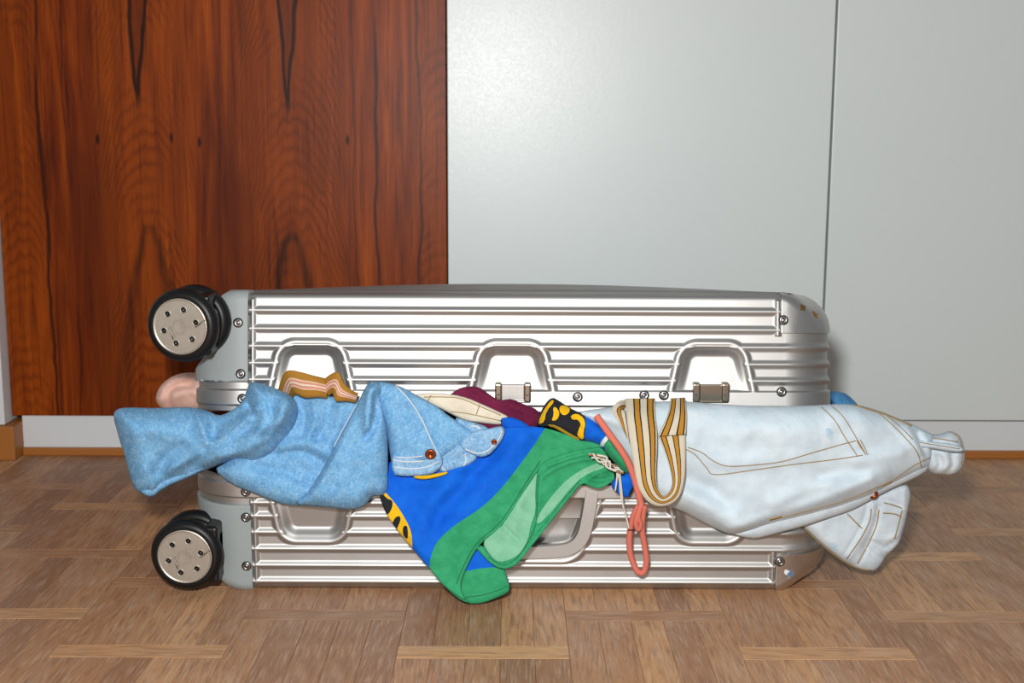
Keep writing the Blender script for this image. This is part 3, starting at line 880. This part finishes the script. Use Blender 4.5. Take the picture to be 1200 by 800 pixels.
# ---- denim jacket spilling out at the wheel end
jk = thing('denim_jacket', 'light blue denim jacket with copper buttons hanging out over the wheel end', 'jacket', (-.25, -.03, .1))
def y_sleeve(x, y): return .016-.034*sstep(215, 330, x)
j2 = patch('lower_fold', [(250, 550), (262, 543), (280, 532), (300, 520), (325, 490), (335, 464), (350, 460), (372, 462), (395, 465), (415, 466), (428, 475), (436, 540), (432, 575), (412, 592), (388, 595), (364, 593), (335, 592), (318, 586), (295, 577), (270, 567)], jk, M['denim'],
    lambda x, y: -.006-.012*sstep(550, 590, y), .020, 22, .004, tuck=.05, nz=(.005, 38), seed=1, smooth=1, step=3.2, gain=1.5,
    folds=[([(322, 533), (345, 529), (365, 534), (382, 545)], 4, -.005, 'c'), ([(330, 524), (356, 518), (385, 530)], 7, .005), ([(270, 556), (310, 560), (350, 575)], 14, .003), ([(350, 470), (357, 488), (352, 510)], 4, -.005, 'c'),
           ([(366, 470), (370, 490), (362, 512)], 5, .005, 'c'), ([(385, 475), (382, 495), (372, 515)], 4, -.004, 'c'), ([(400, 475), (396, 500), (385, 520)], 6, .004), ([(360, 575), (385, 560), (400, 545)], 8, .003), ([(300, 548), (330, 552), (352, 562)], 5, -.003)])
j1 = patch('sleeve', [(132, 486), (137, 479), (148, 477), (180, 478), (205, 477), (228, 477), (243, 481), (256, 487), (266, 484), (277, 477), (286, 468), (289, 456), (294, 447), (302, 448), (313, 451), (326, 456), (342, 463), (349, 474), (350, 486), (345, 500), (336, 512), (326, 524), (314, 534), (300, 541), (290, 541.5), (277, 538), (262, 543), (245, 549), (220, 560), (200, 567), (188, 574), (180, 579), (172, 578), (163, 577), (157, 572), (152, 558), (147, 538), (139, 512)], jk, M['denim'],
    y_sleeve, .036, 26, .020, tuck=.04, nz=(.006, 45), seed=2, smooth=1, step=3.2, gain=1.5,
    folds=[([(228, 479), (236, 500), (243, 519)], 5, .008, 'c'), ([(250, 490), (252, 505), (243, 519), (232, 540), (190, 568)], 7, -.006), ([(243, 519), (262, 514), (283, 498), (302, 478)], 4, .007, 'c'),
           ([(262, 496), (278, 484), (292, 478)], 6, -.006), ([(288, 468), (293, 478), (297, 486)], 3, -.010, 'c'), ([(245, 540), (290, 520), (330, 486), (340, 468)], 10, .010), ([(300, 452), (312, 474), (306, 500)], 6, .006, 'c'),
           ([(325, 460), (332, 480), (325, 500)], 5, .005, 'c'), ([(312, 470), (320, 490), (310, 512)], 4, -.005, 'c'), ([(175, 505), (200, 512), (222, 522)], 16, .006),
           ([(186, 552), (200, 532), (214, 522)], 8, -.006), ([(200, 548), (235, 532), (265, 522), (300, 505)], 5, .004, 'c'), ([(260, 535), (285, 530), (310, 515)], 5, .004), ([(150, 492), (163, 520), (168, 550)], 9, .003)])
j1b = patch('sleeve_cuff', [(163, 575), (176, 568), (205, 556), (235, 546), (244, 548), (222, 559), (200, 568), (188, 575), (181, 581), (175, 582.5), (169, 580)], jk, M['denim'], lambda x, y: y_sleeve(x, y)-.010, .010, 4, .006, smooth=1, step=3, nz=(0, 1))
j4 = patch('front_panel', [(436, 447), (449, 447), (462, 450), (475, 455), (487, 462), (500, 469), (512, 476), (526, 487), (540, 496), (553, 505), (566, 511.5), (553, 517), (540, 523), (530, 530), (520, 536), (513, 543), (500, 546), (480, 546), (459, 545), (457, 534), (453, 505), (444, 475), (434, 456)], jk, M['denim'],
    lambda x, y: -.020-.004*sstep(460, 540, y), .016, 14, .006, smooth=1, step=3.2, tuck=.03, nz=(.004, 40), seed=4, gain=1.4,
    folds=[([(462, 452), (480, 470), (495, 492), (506, 515), (516, 538)], 3.2, .0022), ([(470, 456), (488, 476), (502, 498), (514, 528)], 5, -.002), ([(500, 478), (520, 500), (540, 515)], 14, -.003), ([(458, 500), (475, 515), (490, 522)], 12, .003)])
j3 = patch('front_fold', [(420, 471), (425, 459), (431, 449), (438, 446), (447, 450), (449, 458), (445, 466), (449, 482), (454, 500), (455, 530), (455, 555), (455, 572), (450, 580), (443, 581), (436, 581), (432, 588), (424, 595), (412, 597), (398, 596), (370, 593), (345, 591), (352, 583), (365, 570), (378, 550), (390, 525), (400, 505), (410, 488)], jk, M['denim'],
    lambda x, y: -.026-.006*sstep(470, 580, y), .022, 17, .006, smooth=1, step=3.4, tuck=.03, nz=(.005, 40), seed=5, gain=1.5,
    folds=[([(436, 452), (432, 480), (430, 500)], 6, .006), ([(440, 462), (442, 480), (438, 500), (428, 515)], 4, -.005), ([(410, 490), (400, 520), (385, 550), (368, 575)], 6, .004), ([(425, 520), (428, 550), (420, 585)], 12, .003), ([(433, 455), (429, 480), (432, 502)], 4, .004, 'c'), ([(441, 470), (440, 490), (430, 508)], 3, -.004, 'c'), ([(405, 560), (420, 540), (440, 530)], 6, .003, 'c')])
j5 = patch('hem_band', [(458, 532), (470, 533), (490, 533), (505, 533), (518, 533), (520, 543), (514, 551), (505, 556), (485, 558), (470, 558), (460, 556)], jk, M['denim_hem'], -.035, .006, 3.5, .012, smooth=1, step=2.6, nz=(.0012, 12), seed=6,
    folds=[([(460, 546), (480, 547), (500, 546), (514, 543)], 2, -.002)])
j6 = patch('hem_fold', [(510, 540), (516, 530), (528, 522), (540, 518), (552, 526), (561, 536), (553, 543), (540, 549), (526, 553), (515, 554)], jk, M['denim_hem'], -.024, .008, 4, .010, smooth=1, step=2.6, nz=(.002, 12), seed=7, folds=[([(536, 528), (533, 540), (526, 550)], 2.5, .003), ([(544, 531), (546, 540), (544, 547)], 2, -.003)])
j7 = patch('waist_tab', [(538, 521), (545, 510), (560, 503), (574, 502), (584, 499), (591, 500), (592, 508), (587, 518), (580, 527), (572, 534), (562, 536), (551, 532), (543, 528)], jk, M['denim_hem'], -.030, .007, 4, .012, smooth=1, step=2.6, nz=(.0015, 14), seed=8,
    folds=[([(545, 527), (560, 531), (575, 527), (587, 510)], 2, -.002)])
j8 = patch('collar_edge', [(532, 488), (545, 492), (560, 496), (571, 500), (575, 506), (566, 512), (550, 510), (538, 500)], jk, M['denim_hem'], -.018, .008, 6, .01, smooth=1, step=2.8, nz=(.001, 14), seed=9)
stitch('seam', j4, [[(463, 451), (480, 469), (494, 491), (505, 515), (516, 537)], [(460, 535), (478, 536), (497, 534)]], M['thread_white'], jk, r=.0008)
stitch('seam', j3, [[(418, 474), (409, 490), (400, 506), (391, 524)]], M['thread_white'], jk, r=.0006)
stitch('stitching', j5, [[(461, 539), (478, 541), (497, 540)], [(462, 547), (480, 549), (500, 547), (515, 540)]], M['thread_white'], jk, r=.0009)
stitch('stitching', j7, [[(545, 526), (560, 531), (573, 527), (584, 515), (589, 503)]], M['thread_white'], jk, r=.0009)
stitch('stitching', j6, [[(520, 539), (518, 548), (524, 552)], [(545, 531), (546, 540), (543, 547)]], M['thread_white'], jk, r=.0008)
stitch('stitching', j8, [[(552, 499), (560, 500), (565, 505), (568, 509)]], M['thread_white'], jk, r=.0012)
button(j4, 504.5, 532, .0062, M['copper'], jk, .0015); button(j7, 579, 517.5, .0032, M['copper'], jk, .001)

# ---- ochre elastic strap lying on the jacket
st = thing('elastic_strap', 'ochre elastic strap with pink stripes looped on the denim jacket', 'strap', (-.22, -.02, .23))
ribbon('webbing', [(326, 456), (331, 440), (338, 434), (352, 436), (367, 440), (384, 444)], [(343, 468), (345, 463), (347, 462), (358, 466), (373, 465), (383, 467)], [-.012, -.024, -.030, -.034, -.034, -.026], M['ochre'], st, arch=.002)
ribbon('webbing', [(376, 448), (385, 440), (396, 436), (403, 449), (412, 457), (420, 461)], [(385, 464), (389, 461), (391, 464), (394, 470), (405, 470), (416, 472)], [-.026, -.033, -.038, -.039, -.037, -.030], M['ochre'], st, arch=.002)

# ---- cream waistband, maroon shirt
cr = thing('cream_trousers', 'cream cotton waistband with tan stitching beside the denim jacket', 'trousers', (-.06, -.01, .2))
c1 = patch('waistband', [(480, 463), (492, 461), (508, 460), (532, 462), (548, 466), (562, 472), (580, 480), (598, 488.5), (595, 494), (588, 498), (574, 497), (560, 495), (545, 493), (530, 486), (515, 478)], cr, M['cream'], -.012, .005, 3.5, .012, smooth=1, step=3, nz=(.0012, 30), seed=11, tuck=.05)
stitch('stitching', c1, [[(497, 465), (520, 465), (540, 467), (565, 477), (588, 487)], [(528, 482), (545, 484), (565, 488), (587, 493)], [(505, 463), (501, 470)], [(562, 474), (558, 486)]], M['thread_tan'], cr, r=.0005)
bt = patch('blue_tab', [(585, 489), (598, 488), (608, 491), (618, 497), (624, 502), (612, 506), (600, 506), (588, 501)], cr, [M['blue'], M['black']], -.014, .007, 6, .01, smooth=1, step=2.8, nz=(.0015, 12), seed=12, regions=[([(585, 487), (588.5, 487), (588, 500), (584, 500)], 1)])
mr = thing('maroon_shirt', 'dark maroon cloth poking out under the middle latch', 'shirt', (-.02, -.01, .21))
patch('cloth', [(522, 466), (530, 460), (540, 453.5), (557, 452), (566, 456), (575, 463), (585, 469), (592, 468), (600, 467), (615, 474), (631, 480), (634, 490), (630, 501), (600, 506), (575, 506), (560, 503), (555, 490)], mr, M['maroon'], -.003, .007, 6, .010, smooth=1, step=3, nz=(.002, 25), seed=13, tuck=.06,
      folds=[([(572, 461), (590, 472), (610, 480), (628, 487)], 4, .003), ([(545, 458), (575, 472), (600, 484)], 6, -.002)])

# ---- swim shorts
sh = thing('swim_shorts', 'cobalt blue swim shorts with green hems and yellow black trim hanging over the front', 'shorts', (0, -.04, .08))
def y_sh(x, y): return -.016-.040*sstep(525, 712, y)
s2 = patch('back_hem', [(534, 690), (540, 672), (545, 662), (556, 643), (566, 645), (576, 656), (591, 664), (594, 676), (598, 689), (595, 694.5), (583, 700), (568, 706), (552, 708), (541, 704)], sh, [M['green'], M['blue']], lambda x, y: y_sh(x, y)+.002, .0025, 3, .005, smooth=1, step=2.8, nz=(.001, 14), seed=21,
    regions=[([(530, 640), (600, 640), (594, 664), (566, 665), (546, 669), (530, 672)], 1)], folds=[([(545, 697), (570, 694), (594, 686)], 2, -.0015), ([(548, 702), (570, 698), (592, 691)], 1.6, .001)])
s3 = patch('lining', [(634, 540), (622, 556), (606, 583), (591, 608), (568, 630), (566, 640), (574, 652), (584, 662), (606, 656), (622, 632), (632, 602), (637, 570)], sh, M['lgreen'], lambda x, y: y_sh(x, y)-.005, .0018, 2, .002, smooth=1, step=3.0, nz=(.002, 26), seed=22,
    folds=[([(588, 614), (600, 627), (607, 632)], 2.5, -.004), ([(612, 575), (606, 600), (600, 625)], 7, .003)])
GB = [(634, 509), (622, 527), (605, 550), (590, 569), (575, 585), (562, 596), (550, 604), (533, 615), (519, 627), (511, 636), (507, 645), (504, 655), (503, 668)]
s1 = patch('front_leg', [(443, 578), (450, 566), (455, 555), (456, 540), (470, 528), (520, 516), (560, 510), (585, 503), (600, 500), (622, 499), (640, 501), (662, 508), (682, 515), (700, 519), (711, 522), (704, 525), (690, 528), (670, 531), (650, 537), (637, 544), (630, 553), (620, 567), (606, 590), (591, 613), (578, 625), (566, 634), (556, 647), (547, 664), (541, 680), (540, 690), (545, 700), (551, 707), (541, 704), (529, 695), (515, 681), (503, 665), (492, 653), (481, 640), (467, 623), (452, 602)], sh,
    [M['blue'], M['green'], M['yellow'], M['black']], lambda x, y: y_sh(x, y)-.007, .0025, 2.6, .004, smooth=1, step=3.0, nz=(.003, 45), seed=23, tuck=.05, gain=1.5,
    regions=[(GB+[(495, 690), (560, 740), (760, 560), (760, 490), (645, 490)], 1),
             ([(430, 575), (446, 571), (452, 577), (462, 588), (471, 601), (480, 617), (483, 630), (483, 646), (470, 640), (440, 600)], 2),
             ([(430, 575), (445, 573), (453, 584), (460, 586), (460, 594), (455, 603), (450, 603), (440, 590)], 3),
             ([(463, 606), (468, 604), (470, 608), (466, 618), (463, 622), (459, 614)], 3), ([(472, 617), (476, 615), (478, 619), (478, 633), (472, 627)], 3),
             ([(478, 640), (481, 626), (484, 640)], 2)],
    folds=[([(560, 512), (530, 560), (500, 600), (485, 640)], 16, .004), ([(620, 505), (580, 560), (540, 600), (515, 650)], 14, .004), ([(590, 508), (550, 560), (510, 610)], 10, -.004), ([(470, 560), (520, 555), (570, 535)], 14, -.003),
           ([(632, 547), (615, 574), (600, 598), (580, 622), (560, 640), (548, 662), (541, 685)], 2.2, -.0015), ([(532, 662), (535, 680), (540, 700)], 1.6, -.0012), ([(527, 690), (540, 698), (550, 703)], 3, .002), ([(480, 545), (520, 552), (560, 545)], 5, .0015)])
stitch('hem_seam', s1, [[(633, 540), (616, 566), (600, 592), (584, 614), (563, 632), (551, 648), (541, 668), (535, 684)], [(522, 687), (533, 696), (546, 703)]], M['green_dark'], sh, r=.0005, lift=.0002)
patch('yellow_edge', [(486, 556), (500, 557), (513, 554), (526, 552), (523, 556), (510, 560), (495, 562), (484, 560)], sh, M['yellow'], -.033, .003, 4, .004, smooth=1, step=2.6, nz=(0, 1))
s4 = patch('rear_leg', [(630, 548), (637, 541), (650, 535), (670, 529), (688, 526), (703, 523), (711, 530), (716, 545), (721, 557), (719, 563), (711, 569), (702, 573), (691, 570), (682, 566), (672, 578), (659, 594), (645, 612), (631, 630), (618, 646), (607, 660), (597, 666), (588, 667), (575, 661), (560, 645), (558, 641), (566, 638), (574, 650), (584, 659), (600, 655), (610, 648), (619, 632), (622, 615), (628, 600), (627, 575)], sh,
    [M['green'], M['lgreen']], lambda x, y: y_sh(x, y)-.010, .0028, 2.6, .006, smooth=1, step=2.6, nz=(.003, 26), seed=24, gain=1.6,
    regions=[([(628, 611), (633, 600), (645, 583), (658, 568), (672, 556), (688, 547), (704, 541), (711, 545), (706, 549), (692, 553), (678, 562), (666, 575), (654, 590), (642, 604), (631, 614)], 1)],
    folds=[([(628, 600), (627, 620), (615, 645), (595, 661), (577, 655)], 2.5, -.002), ([(634, 548), (655, 541), (680, 533), (702, 532)], 3, -.003), ([(635, 560), (650, 548), (680, 538), (705, 537)], 3, .003),
           ([(672, 574), (655, 592), (640, 612), (625, 632), (610, 652)], 2, -.0015), ([(690, 560), (702, 563), (716, 560)], 2.2, -.004), ([(685, 566), (700, 554), (715, 550)], 2, .003), ([(634, 555), (632, 580), (630, 603)], 2, .0025)])
stitch('hem_seam', s4, [[(631, 556), (630, 580), (629, 606), (625, 622), (614, 643), (600, 658), (586, 661), (572, 652)], [(640, 548), (660, 541), (684, 534), (704, 532)], [(680, 562), (664, 581), (646, 604), (630, 624)]], M['green_dark'], sh, r=.0005, lift=.0002)
stitch('hem_seam', s2, [[(545, 700), (565, 697), (582, 692), (596, 686)]], M['green_dark'], sh, r=.0005, lift=.0002)
s5 = patch('rolled_leg', [(647, 465), (640, 471), (634, 481), (630, 492), (631, 500), (645, 499), (660, 507), (678, 517), (690, 517), (703, 521), (712, 533), (722, 545), (729, 552), (736, 556), (740, 548), (740, 538), (728, 524), (715, 508), (700, 495), (686, 486), (668, 478), (655, 469)], sh,
    [M['black'], M['yellow'], M['blue'], M['white_cloth'], M['green']], lambda x, y: -.022, .016, 11, .012, smooth=1, step=2.4, nz=(.0015, 16), seed=25,
    regions=[([(632, 497), (631, 494), (636, 482), (646, 468), (650, 470), (640, 482), (638, 494)], 1), ([(641, 497), (652, 498), (668, 508), (680, 514), (678, 519), (660, 509), (645, 500)], 1),
             ([(648, 477), (652, 477), (656, 484), (653, 492), (646, 493), (649, 486)], 1), ([(657, 474), (668, 477), (667, 484), (660, 487), (655, 481)], 1),
             ([(668, 487), (676, 484), (684, 489), (686, 497), (684, 505), (684, 516), (676, 511), (678, 503), (681, 497), (677, 491), (671, 492)], 1),
             ([(684, 480), (702, 492), (722, 508), (712, 530), (695, 520), (684, 517), (687, 497)], 2), ([(714, 506), (718, 510), (706, 525), (702, 520)], 3), ([(717, 509), (750, 530), (750, 565), (725, 560), (705, 524)], 4)],
    folds=[([(655, 472), (675, 490), (682, 512)], 2.5, -.004), ([(635, 497), (660, 500), (682, 514)], 3, .003), ([(733, 553), (738, 545), (738, 538)], 2, -.006)])
s6 = patch('blue_corner', [(716, 566), (724, 556), (742, 553), (745, 566), (741, 577), (736, 584), (726, 580), (717, 572)], sh, [M['blue'], M['black']], -.026, .008, 7, .008, smooth=1, step=2.8, nz=(.0015, 12), seed=26, regions=[([(738, 574), (750, 560), (750, 590), (735, 590)], 1)])
V, F = join_vf([tube('', P(np.array(a)[:, 0], np.array(a)[:, 1], y), r, None, sides=6) for a, y, r in (
    ([(690, 532), (700, 534), (712, 541), (722, 548), (730, 553)], -.050, .0013), ([(693, 536), (704, 537), (708, 544), (720, 545), (728, 552)], -.052, .0012), ([(695, 531), (702, 541), (714, 540), (716, 549), (727, 550)], -.054, .0011),
    ([(700, 533), (711, 536), (710, 546), (722, 552)], -.055, .0012), ([(723, 549), (723, 560), (721, 575)], -.050, .0010), ([(726, 552), (728, 570), (730, 590), (734, 606), (737, 619)], -.048, .0010), ([(724, 552), (726, 565), (727, 578), (731, 597)], -.050, .0008))])
o = fix_normals(mesh_obj('drawstring', V, F, M['string'])); adopt(o, sh); o['label'] = 'thin off white drawstring'
V, F = join_vf([tube('', P(np.array(a)[:, 0], np.array(a)[:, 1], -.053), .0010, None, sides=6) for a in ([(689, 533), (697, 533), (706, 537)], [(705, 540), (714, 544), (724, 546)], [(712, 548), (724, 553), (731, 554)])])
o = fix_normals(mesh_obj('drawstring', V, F, M['string_brown'])); adopt(o, sh)

# ---- pale jeans
jn = thing('bleached_jeans', 'very pale bleached blue jeans with tan stitching hanging out beside the corner cap', 'jeans', (.35, -.02, .1))
def y_jn(x, y): return -.014+.020*sstep(960, 1110, x)
n2 = patch('waist_flap', [(936, 612), (950, 625), (965, 639), (978, 649), (990, 658), (1007, 667), (1021, 669.5), (1028, 667), (1034, 659), (1038, 651), (1047, 644), (1055, 634), (1058, 622), (1061, 612), (1064, 597), (1067.5, 580), (1065, 570), (1060, 567), (1040, 572), (1005, 586), (960, 600)], jn, [M['pale_in'], M['pale_blue']],
    lambda x, y: .004+.012*sstep(980, 1060, x), .012, 12, .012, smooth=1, step=3, nz=(.0022, 30), seed=32,
    regions=[([(972, 638), (976, 635), (984, 642), (980, 646)], 1)],
    folds=[([(1022, 592), (1020, 608), (1010, 630), (996, 652)], 4, .004), ([(1030, 594), (1027, 612), (1016, 640), (1004, 664)], 2, -.003), ([(1018, 590), (1012, 612), (988, 654)], 2, -.003), ([(1022, 634), (1036, 642), (1052, 632)], 2, -.004), ([(1015, 642), (1030, 654), (1037, 652)], 2, -.004), ([(1024, 630), (1040, 632), (1056, 624)], 3, .003), ([(1060, 571), (1059, 595), (1054, 625)], 2, .0025), ([(1030, 585), (1046, 588), (1056, 592)], 2, -.003)])
stitch('stitching', n2, [[(940, 616), (962, 637), (988, 657), (1008, 666), (1022, 668)], [(1021, 596), (1019, 610), (1009, 630), (992, 655)], [(1030, 597), (1027, 615), (1017, 638), (1005, 660)], [(1036, 589), (1048, 592), (1058, 596)], [(1035, 601), (1048, 602), (1057, 606)], [(1057, 598), (1052, 618), (1048, 632)], [(993, 602), (1010, 619)]], M['thread_tan'], jn, r=.0007, lift=.0012)
n1 = patch('seat_panel', [(676, 483), (690, 480), (715, 477), (735, 474), (768, 470), (804, 470), (850, 474), (900, 476), (950, 475), (966, 474), (985, 473), (1003, 474), (1014, 476), (1030, 481), (1050, 489), (1070, 497), (1085, 505), (1096, 510), (1095, 525), (1092, 543), (1086, 549), (1073, 555), (1052, 565), (1030, 577), (1010, 586), (980, 597), (935, 608), (900, 617), (872, 625), (858, 627), (845, 622), (830, 615), (815, 607), (800, 599), (780, 592), (755, 584), (742, 560), (722, 520), (704, 502), (690, 494)], jn, [M['pale'], M['pale_blue']],
    y_jn, .034, 30, .012, smooth=1, step=3.6, nz=(.005, 60), seed=31, gain=1.6, tuck=.06,
    regions=[([(966, 503), (973, 500), (978, 512), (974, 516), (969, 513)], 1)],
    folds=[([(802, 562), (830, 575), (850, 590)], 12, -.006), ([(800, 580), (840, 600), (870, 618)], 16, .005), ([(1020, 560), (980, 578), (930, 596), (880, 612), (850, 622)], 6, .003), 
           ([(1005, 540), (1030, 535), (1055, 530)], 8, .003), ([(960, 560), (985, 552), (1010, 552)], 8, -.003), ([(1060, 500), (1070, 515), (1082, 535), (1085, 552)], 4, .004), ([(1076, 508), (1082, 525), (1086, 545)], 3, -.005), ([(815, 520), (855, 542), (930, 535)], 10, .002),
           ([(1040, 490), (1055, 508), (1075, 530)], 3, .002), ([(910, 590), (940, 575), (975, 566)], 9, .003), ([(880, 500), (910, 506), (940, 500)], 20, .003)])
n1b = patch('fly_edge', [(1086, 540), (1089, 550), (1075, 559), (1052, 569), (1040, 575), (1025, 583), (1008, 593), (992, 600), (970, 607), (950, 614), (925, 621), (899, 628), (887, 631), (873, 630), (856, 625), (900, 606), (980, 580), (1040, 552)], jn, M['pale_in'],
    lambda x, y: y_jn(x, y)-.004, .010, 9, .010, smooth=1, step=3, nz=(.001, 20), seed=35)
n3 = patch('waistband', [(1072, 505), (1085, 508), (1100, 509), (1108, 506), (1114, 504.5), (1121, 507), (1126, 512), (1129, 520), (1131, 530), (1131, 540), (1128, 548), (1121, 555), (1112, 557), (1103, 556), (1092, 555), (1085, 548), (1082, 530), (1070, 517)], jn, M['pale_in'],
    lambda x, y: .014, .022, 12, .016, smooth=1, step=2.8, nz=(.0015, 20), seed=33,
    folds=[([(1073, 521), (1095, 524), (1115, 528), (1130, 529)], 2, -.004), ([(1090, 514), (1110, 516), (1128, 522)], 5, .003), ([(1100, 535), (1102, 545), (1094, 554)], 2.5, -.004), ([(1116, 530), (1117, 545), (1106, 555)], 3, -.004), ([(1108, 532), (1110, 545), (1102, 554)], 4, .004)])
loop = patch('belt_loop', [(1061, 522), (1070, 515), (1082, 516), (1098, 518), (1115, 520), (1128, 524), (1130, 529), (1118, 530), (1100, 527), (1084, 524), (1076, 526), (1068, 531)], jn, M['pale'], -.016, .006, 5, .01, smooth=1, step=2.6, nz=(.0006, 12), seed=34)
stitch('stitching', loop, [[(1066, 521), (1073, 518), (1095, 521), (1126, 526)]], M['thread_tan'], jn, r=.0005)
stitch('stitching', n3, [[(1079, 513), (1100, 514), (1124, 518)], [(1113, 506), (1122, 511), (1126, 520), (1128, 530), (1126, 545)]], M['thread_tan'], jn, r=.0006)
stitch('stitching', n1, [
    [(803, 526), (815, 533), (828, 548), (838, 556), (880, 551), (930, 544), (980, 538), (1012, 533)], [(806, 524), (822, 530), (836, 540), (852, 546), (880, 545), (915, 541), (950, 531), (985, 521), (1004, 516)],
    [(963, 477), (978, 492), (990, 512), (1006, 536)], [(974, 475), (988, 488), (1000, 507), (1015, 533)], [(1004, 516), (1008, 523), (1015, 533)], [(1008, 515), (1013, 524), (1017, 533)],
    [(1030, 484), (1045, 497), (1060, 512), (1075, 530), (1080, 548)], [(1040, 488), (1054, 499), (1070, 515)],
    [(1090, 536), (1070, 546), (1045, 563), (1020, 574), (985, 588), (940, 600), (900, 610)]], M['thread_tan'], jn, r=.00055)
stitch('stitching', n1, [[(1000, 475), (1012, 478), (1035, 485), (1052, 492), (1068, 499)], [(1044, 564), (1041, 565), (1032, 569)], [(902, 608), (910, 606), (917, 604)]], M['thread_tan'], jn, r=.0013)
button(n1, 1023, 579, .0058, M['copper'], jn, .001)

# ---- coral cord
cd_ = thing('coral_cord', 'coral pink cord threaded behind the striped belt with its loop dangling below', 'cord', (.15, -.05, .08))
V, F = tube('', np.concatenate([P(np.array([699, 706, 716, 727, 737, 744, 748, 752]), np.array([487, 497, 511, 526, 543, 562, 578, 592]), np.array([-.054, -.058, -.060, -.060, -.058, -.056, -.056, -.054]))]), .0038, None, sides=10)
o = fix_normals(mesh_obj('cord', V, F, M['coral'])); adopt(o, cd_)
lp = [(752, 588, -.052), (745, 598, -.050), (740, 612, -.045), (737.5, 630, -.040), (738.5, 648, -.036), (743, 662, -.034), (748, 670, -.034), (754, 670, -.034), (757.5, 658, -.036), (755.5, 640, -.040), (752.5, 622, -.045), (753, 606, -.050), (755, 592, -.054)]
o = tube_obj('cord_loop', np.array([P(a, b, c) for a, b, c in lp]), .0034, M['coral'], sides=10); adopt(o, cd_)
o = tube_obj('cord_loop', np.array([P(a, b, c) for a, b, c in [(752, 590, -.056), (748, 600, -.057), (745, 612, -.055), (748, 621, -.051), (751, 614, -.054), (748, 606, -.057), (750, 596, -.058)]]), .0028, M['coral'], sides=9); adopt(o, cd_)
o = tube_obj('tie', np.array([P(a, b, -.047) for a, b in [(736, 621), (741, 621), (746, 620.5)]]), .0007, M['screw'], sides=6); adopt(o, cd_)

# ---- striped belt
be = thing('striped_belt', 'cream webbing belt with black edged ochre stripes looped over the pale jeans', 'belt', (.17, -.06, .18))
ribbon('webbing', [(733, 467), (734, 485), (737, 510), (741, 535), (745, 558), (750, 575), (760, 588), (773, 593), (787, 590), (797, 580), (802, 562), (803.5, 538), (803.5, 507)],
       [(768, 467), (768, 485), (770, 505), (770, 525), (769, 545), (769, 560), (771, 572), (777, 581), (783, 578), (787, 570), (787, 558), (781, 535), (771, 509)],
       [-.028, -.050, -.064, -.072, -.076, -.078, -.078, -.077, -.076, -.075, -.073, -.068, -.060], M['strap'], be, arch=.002, n=8, m=10, thick=.0018)
ribbon('webbing', [(803, 466), (804, 475), (805, 488), (804, 509)], [(786, 467), (784, 480), (780, 492), (771, 511)], [-.028, -.046, -.058, -.066], M['strap'], be, arch=.002, v0=1., v1=.2)
ribbon('webbing', [(734, 468), (724, 471), (717, 480), (722, 490), (731, 505)], [(734, 488), (733, 484), (733, 482), (735, 496), (738, 520)], [-.026, -.038, -.046, -.054, -.060], M['strap'], be, v0=.0, v1=.75)

# ---- two bits of cloth squeezed out of the side gaps
pk = patch('pink_cloth', [(182, 470), (184, 458), (191, 448), (203, 440), (217, 436), (238, 437), (262, 452), (330, 462), (330, 474), (262, 480), (240, 484), (210, 484), (190, 480)], None, M['pink'], .235, .035, 22, .03, smooth=1, step=3.4, nz=(.004, 24), seed=41,
      folds=[([(196, 472), (196, 460), (207, 452), (222, 450)], 5, -.010), ([(190, 466), (196, 450), (215, 442)], 5, .006), ([(205, 462), (222, 458), (235, 462)], 6, .006)])
tag(pk.o, 'blush pink cloth bulging out of the suitcase below the upper wheel', 'cloth')
bc = patch('blue_cloth', [(880, 466), (950, 461), (972, 458), (988, 459), (998, 466), (1007, 476), (1004, 486), (980, 488), (950, 482), (880, 474)], None, M['bluecloth'], .20, .03, 16, .03, smooth=1, step=3.4, nz=(.003, 20), seed=42)
tag(bc.o, 'mid blue cloth peeking out behind the pale jeans', 'cloth')
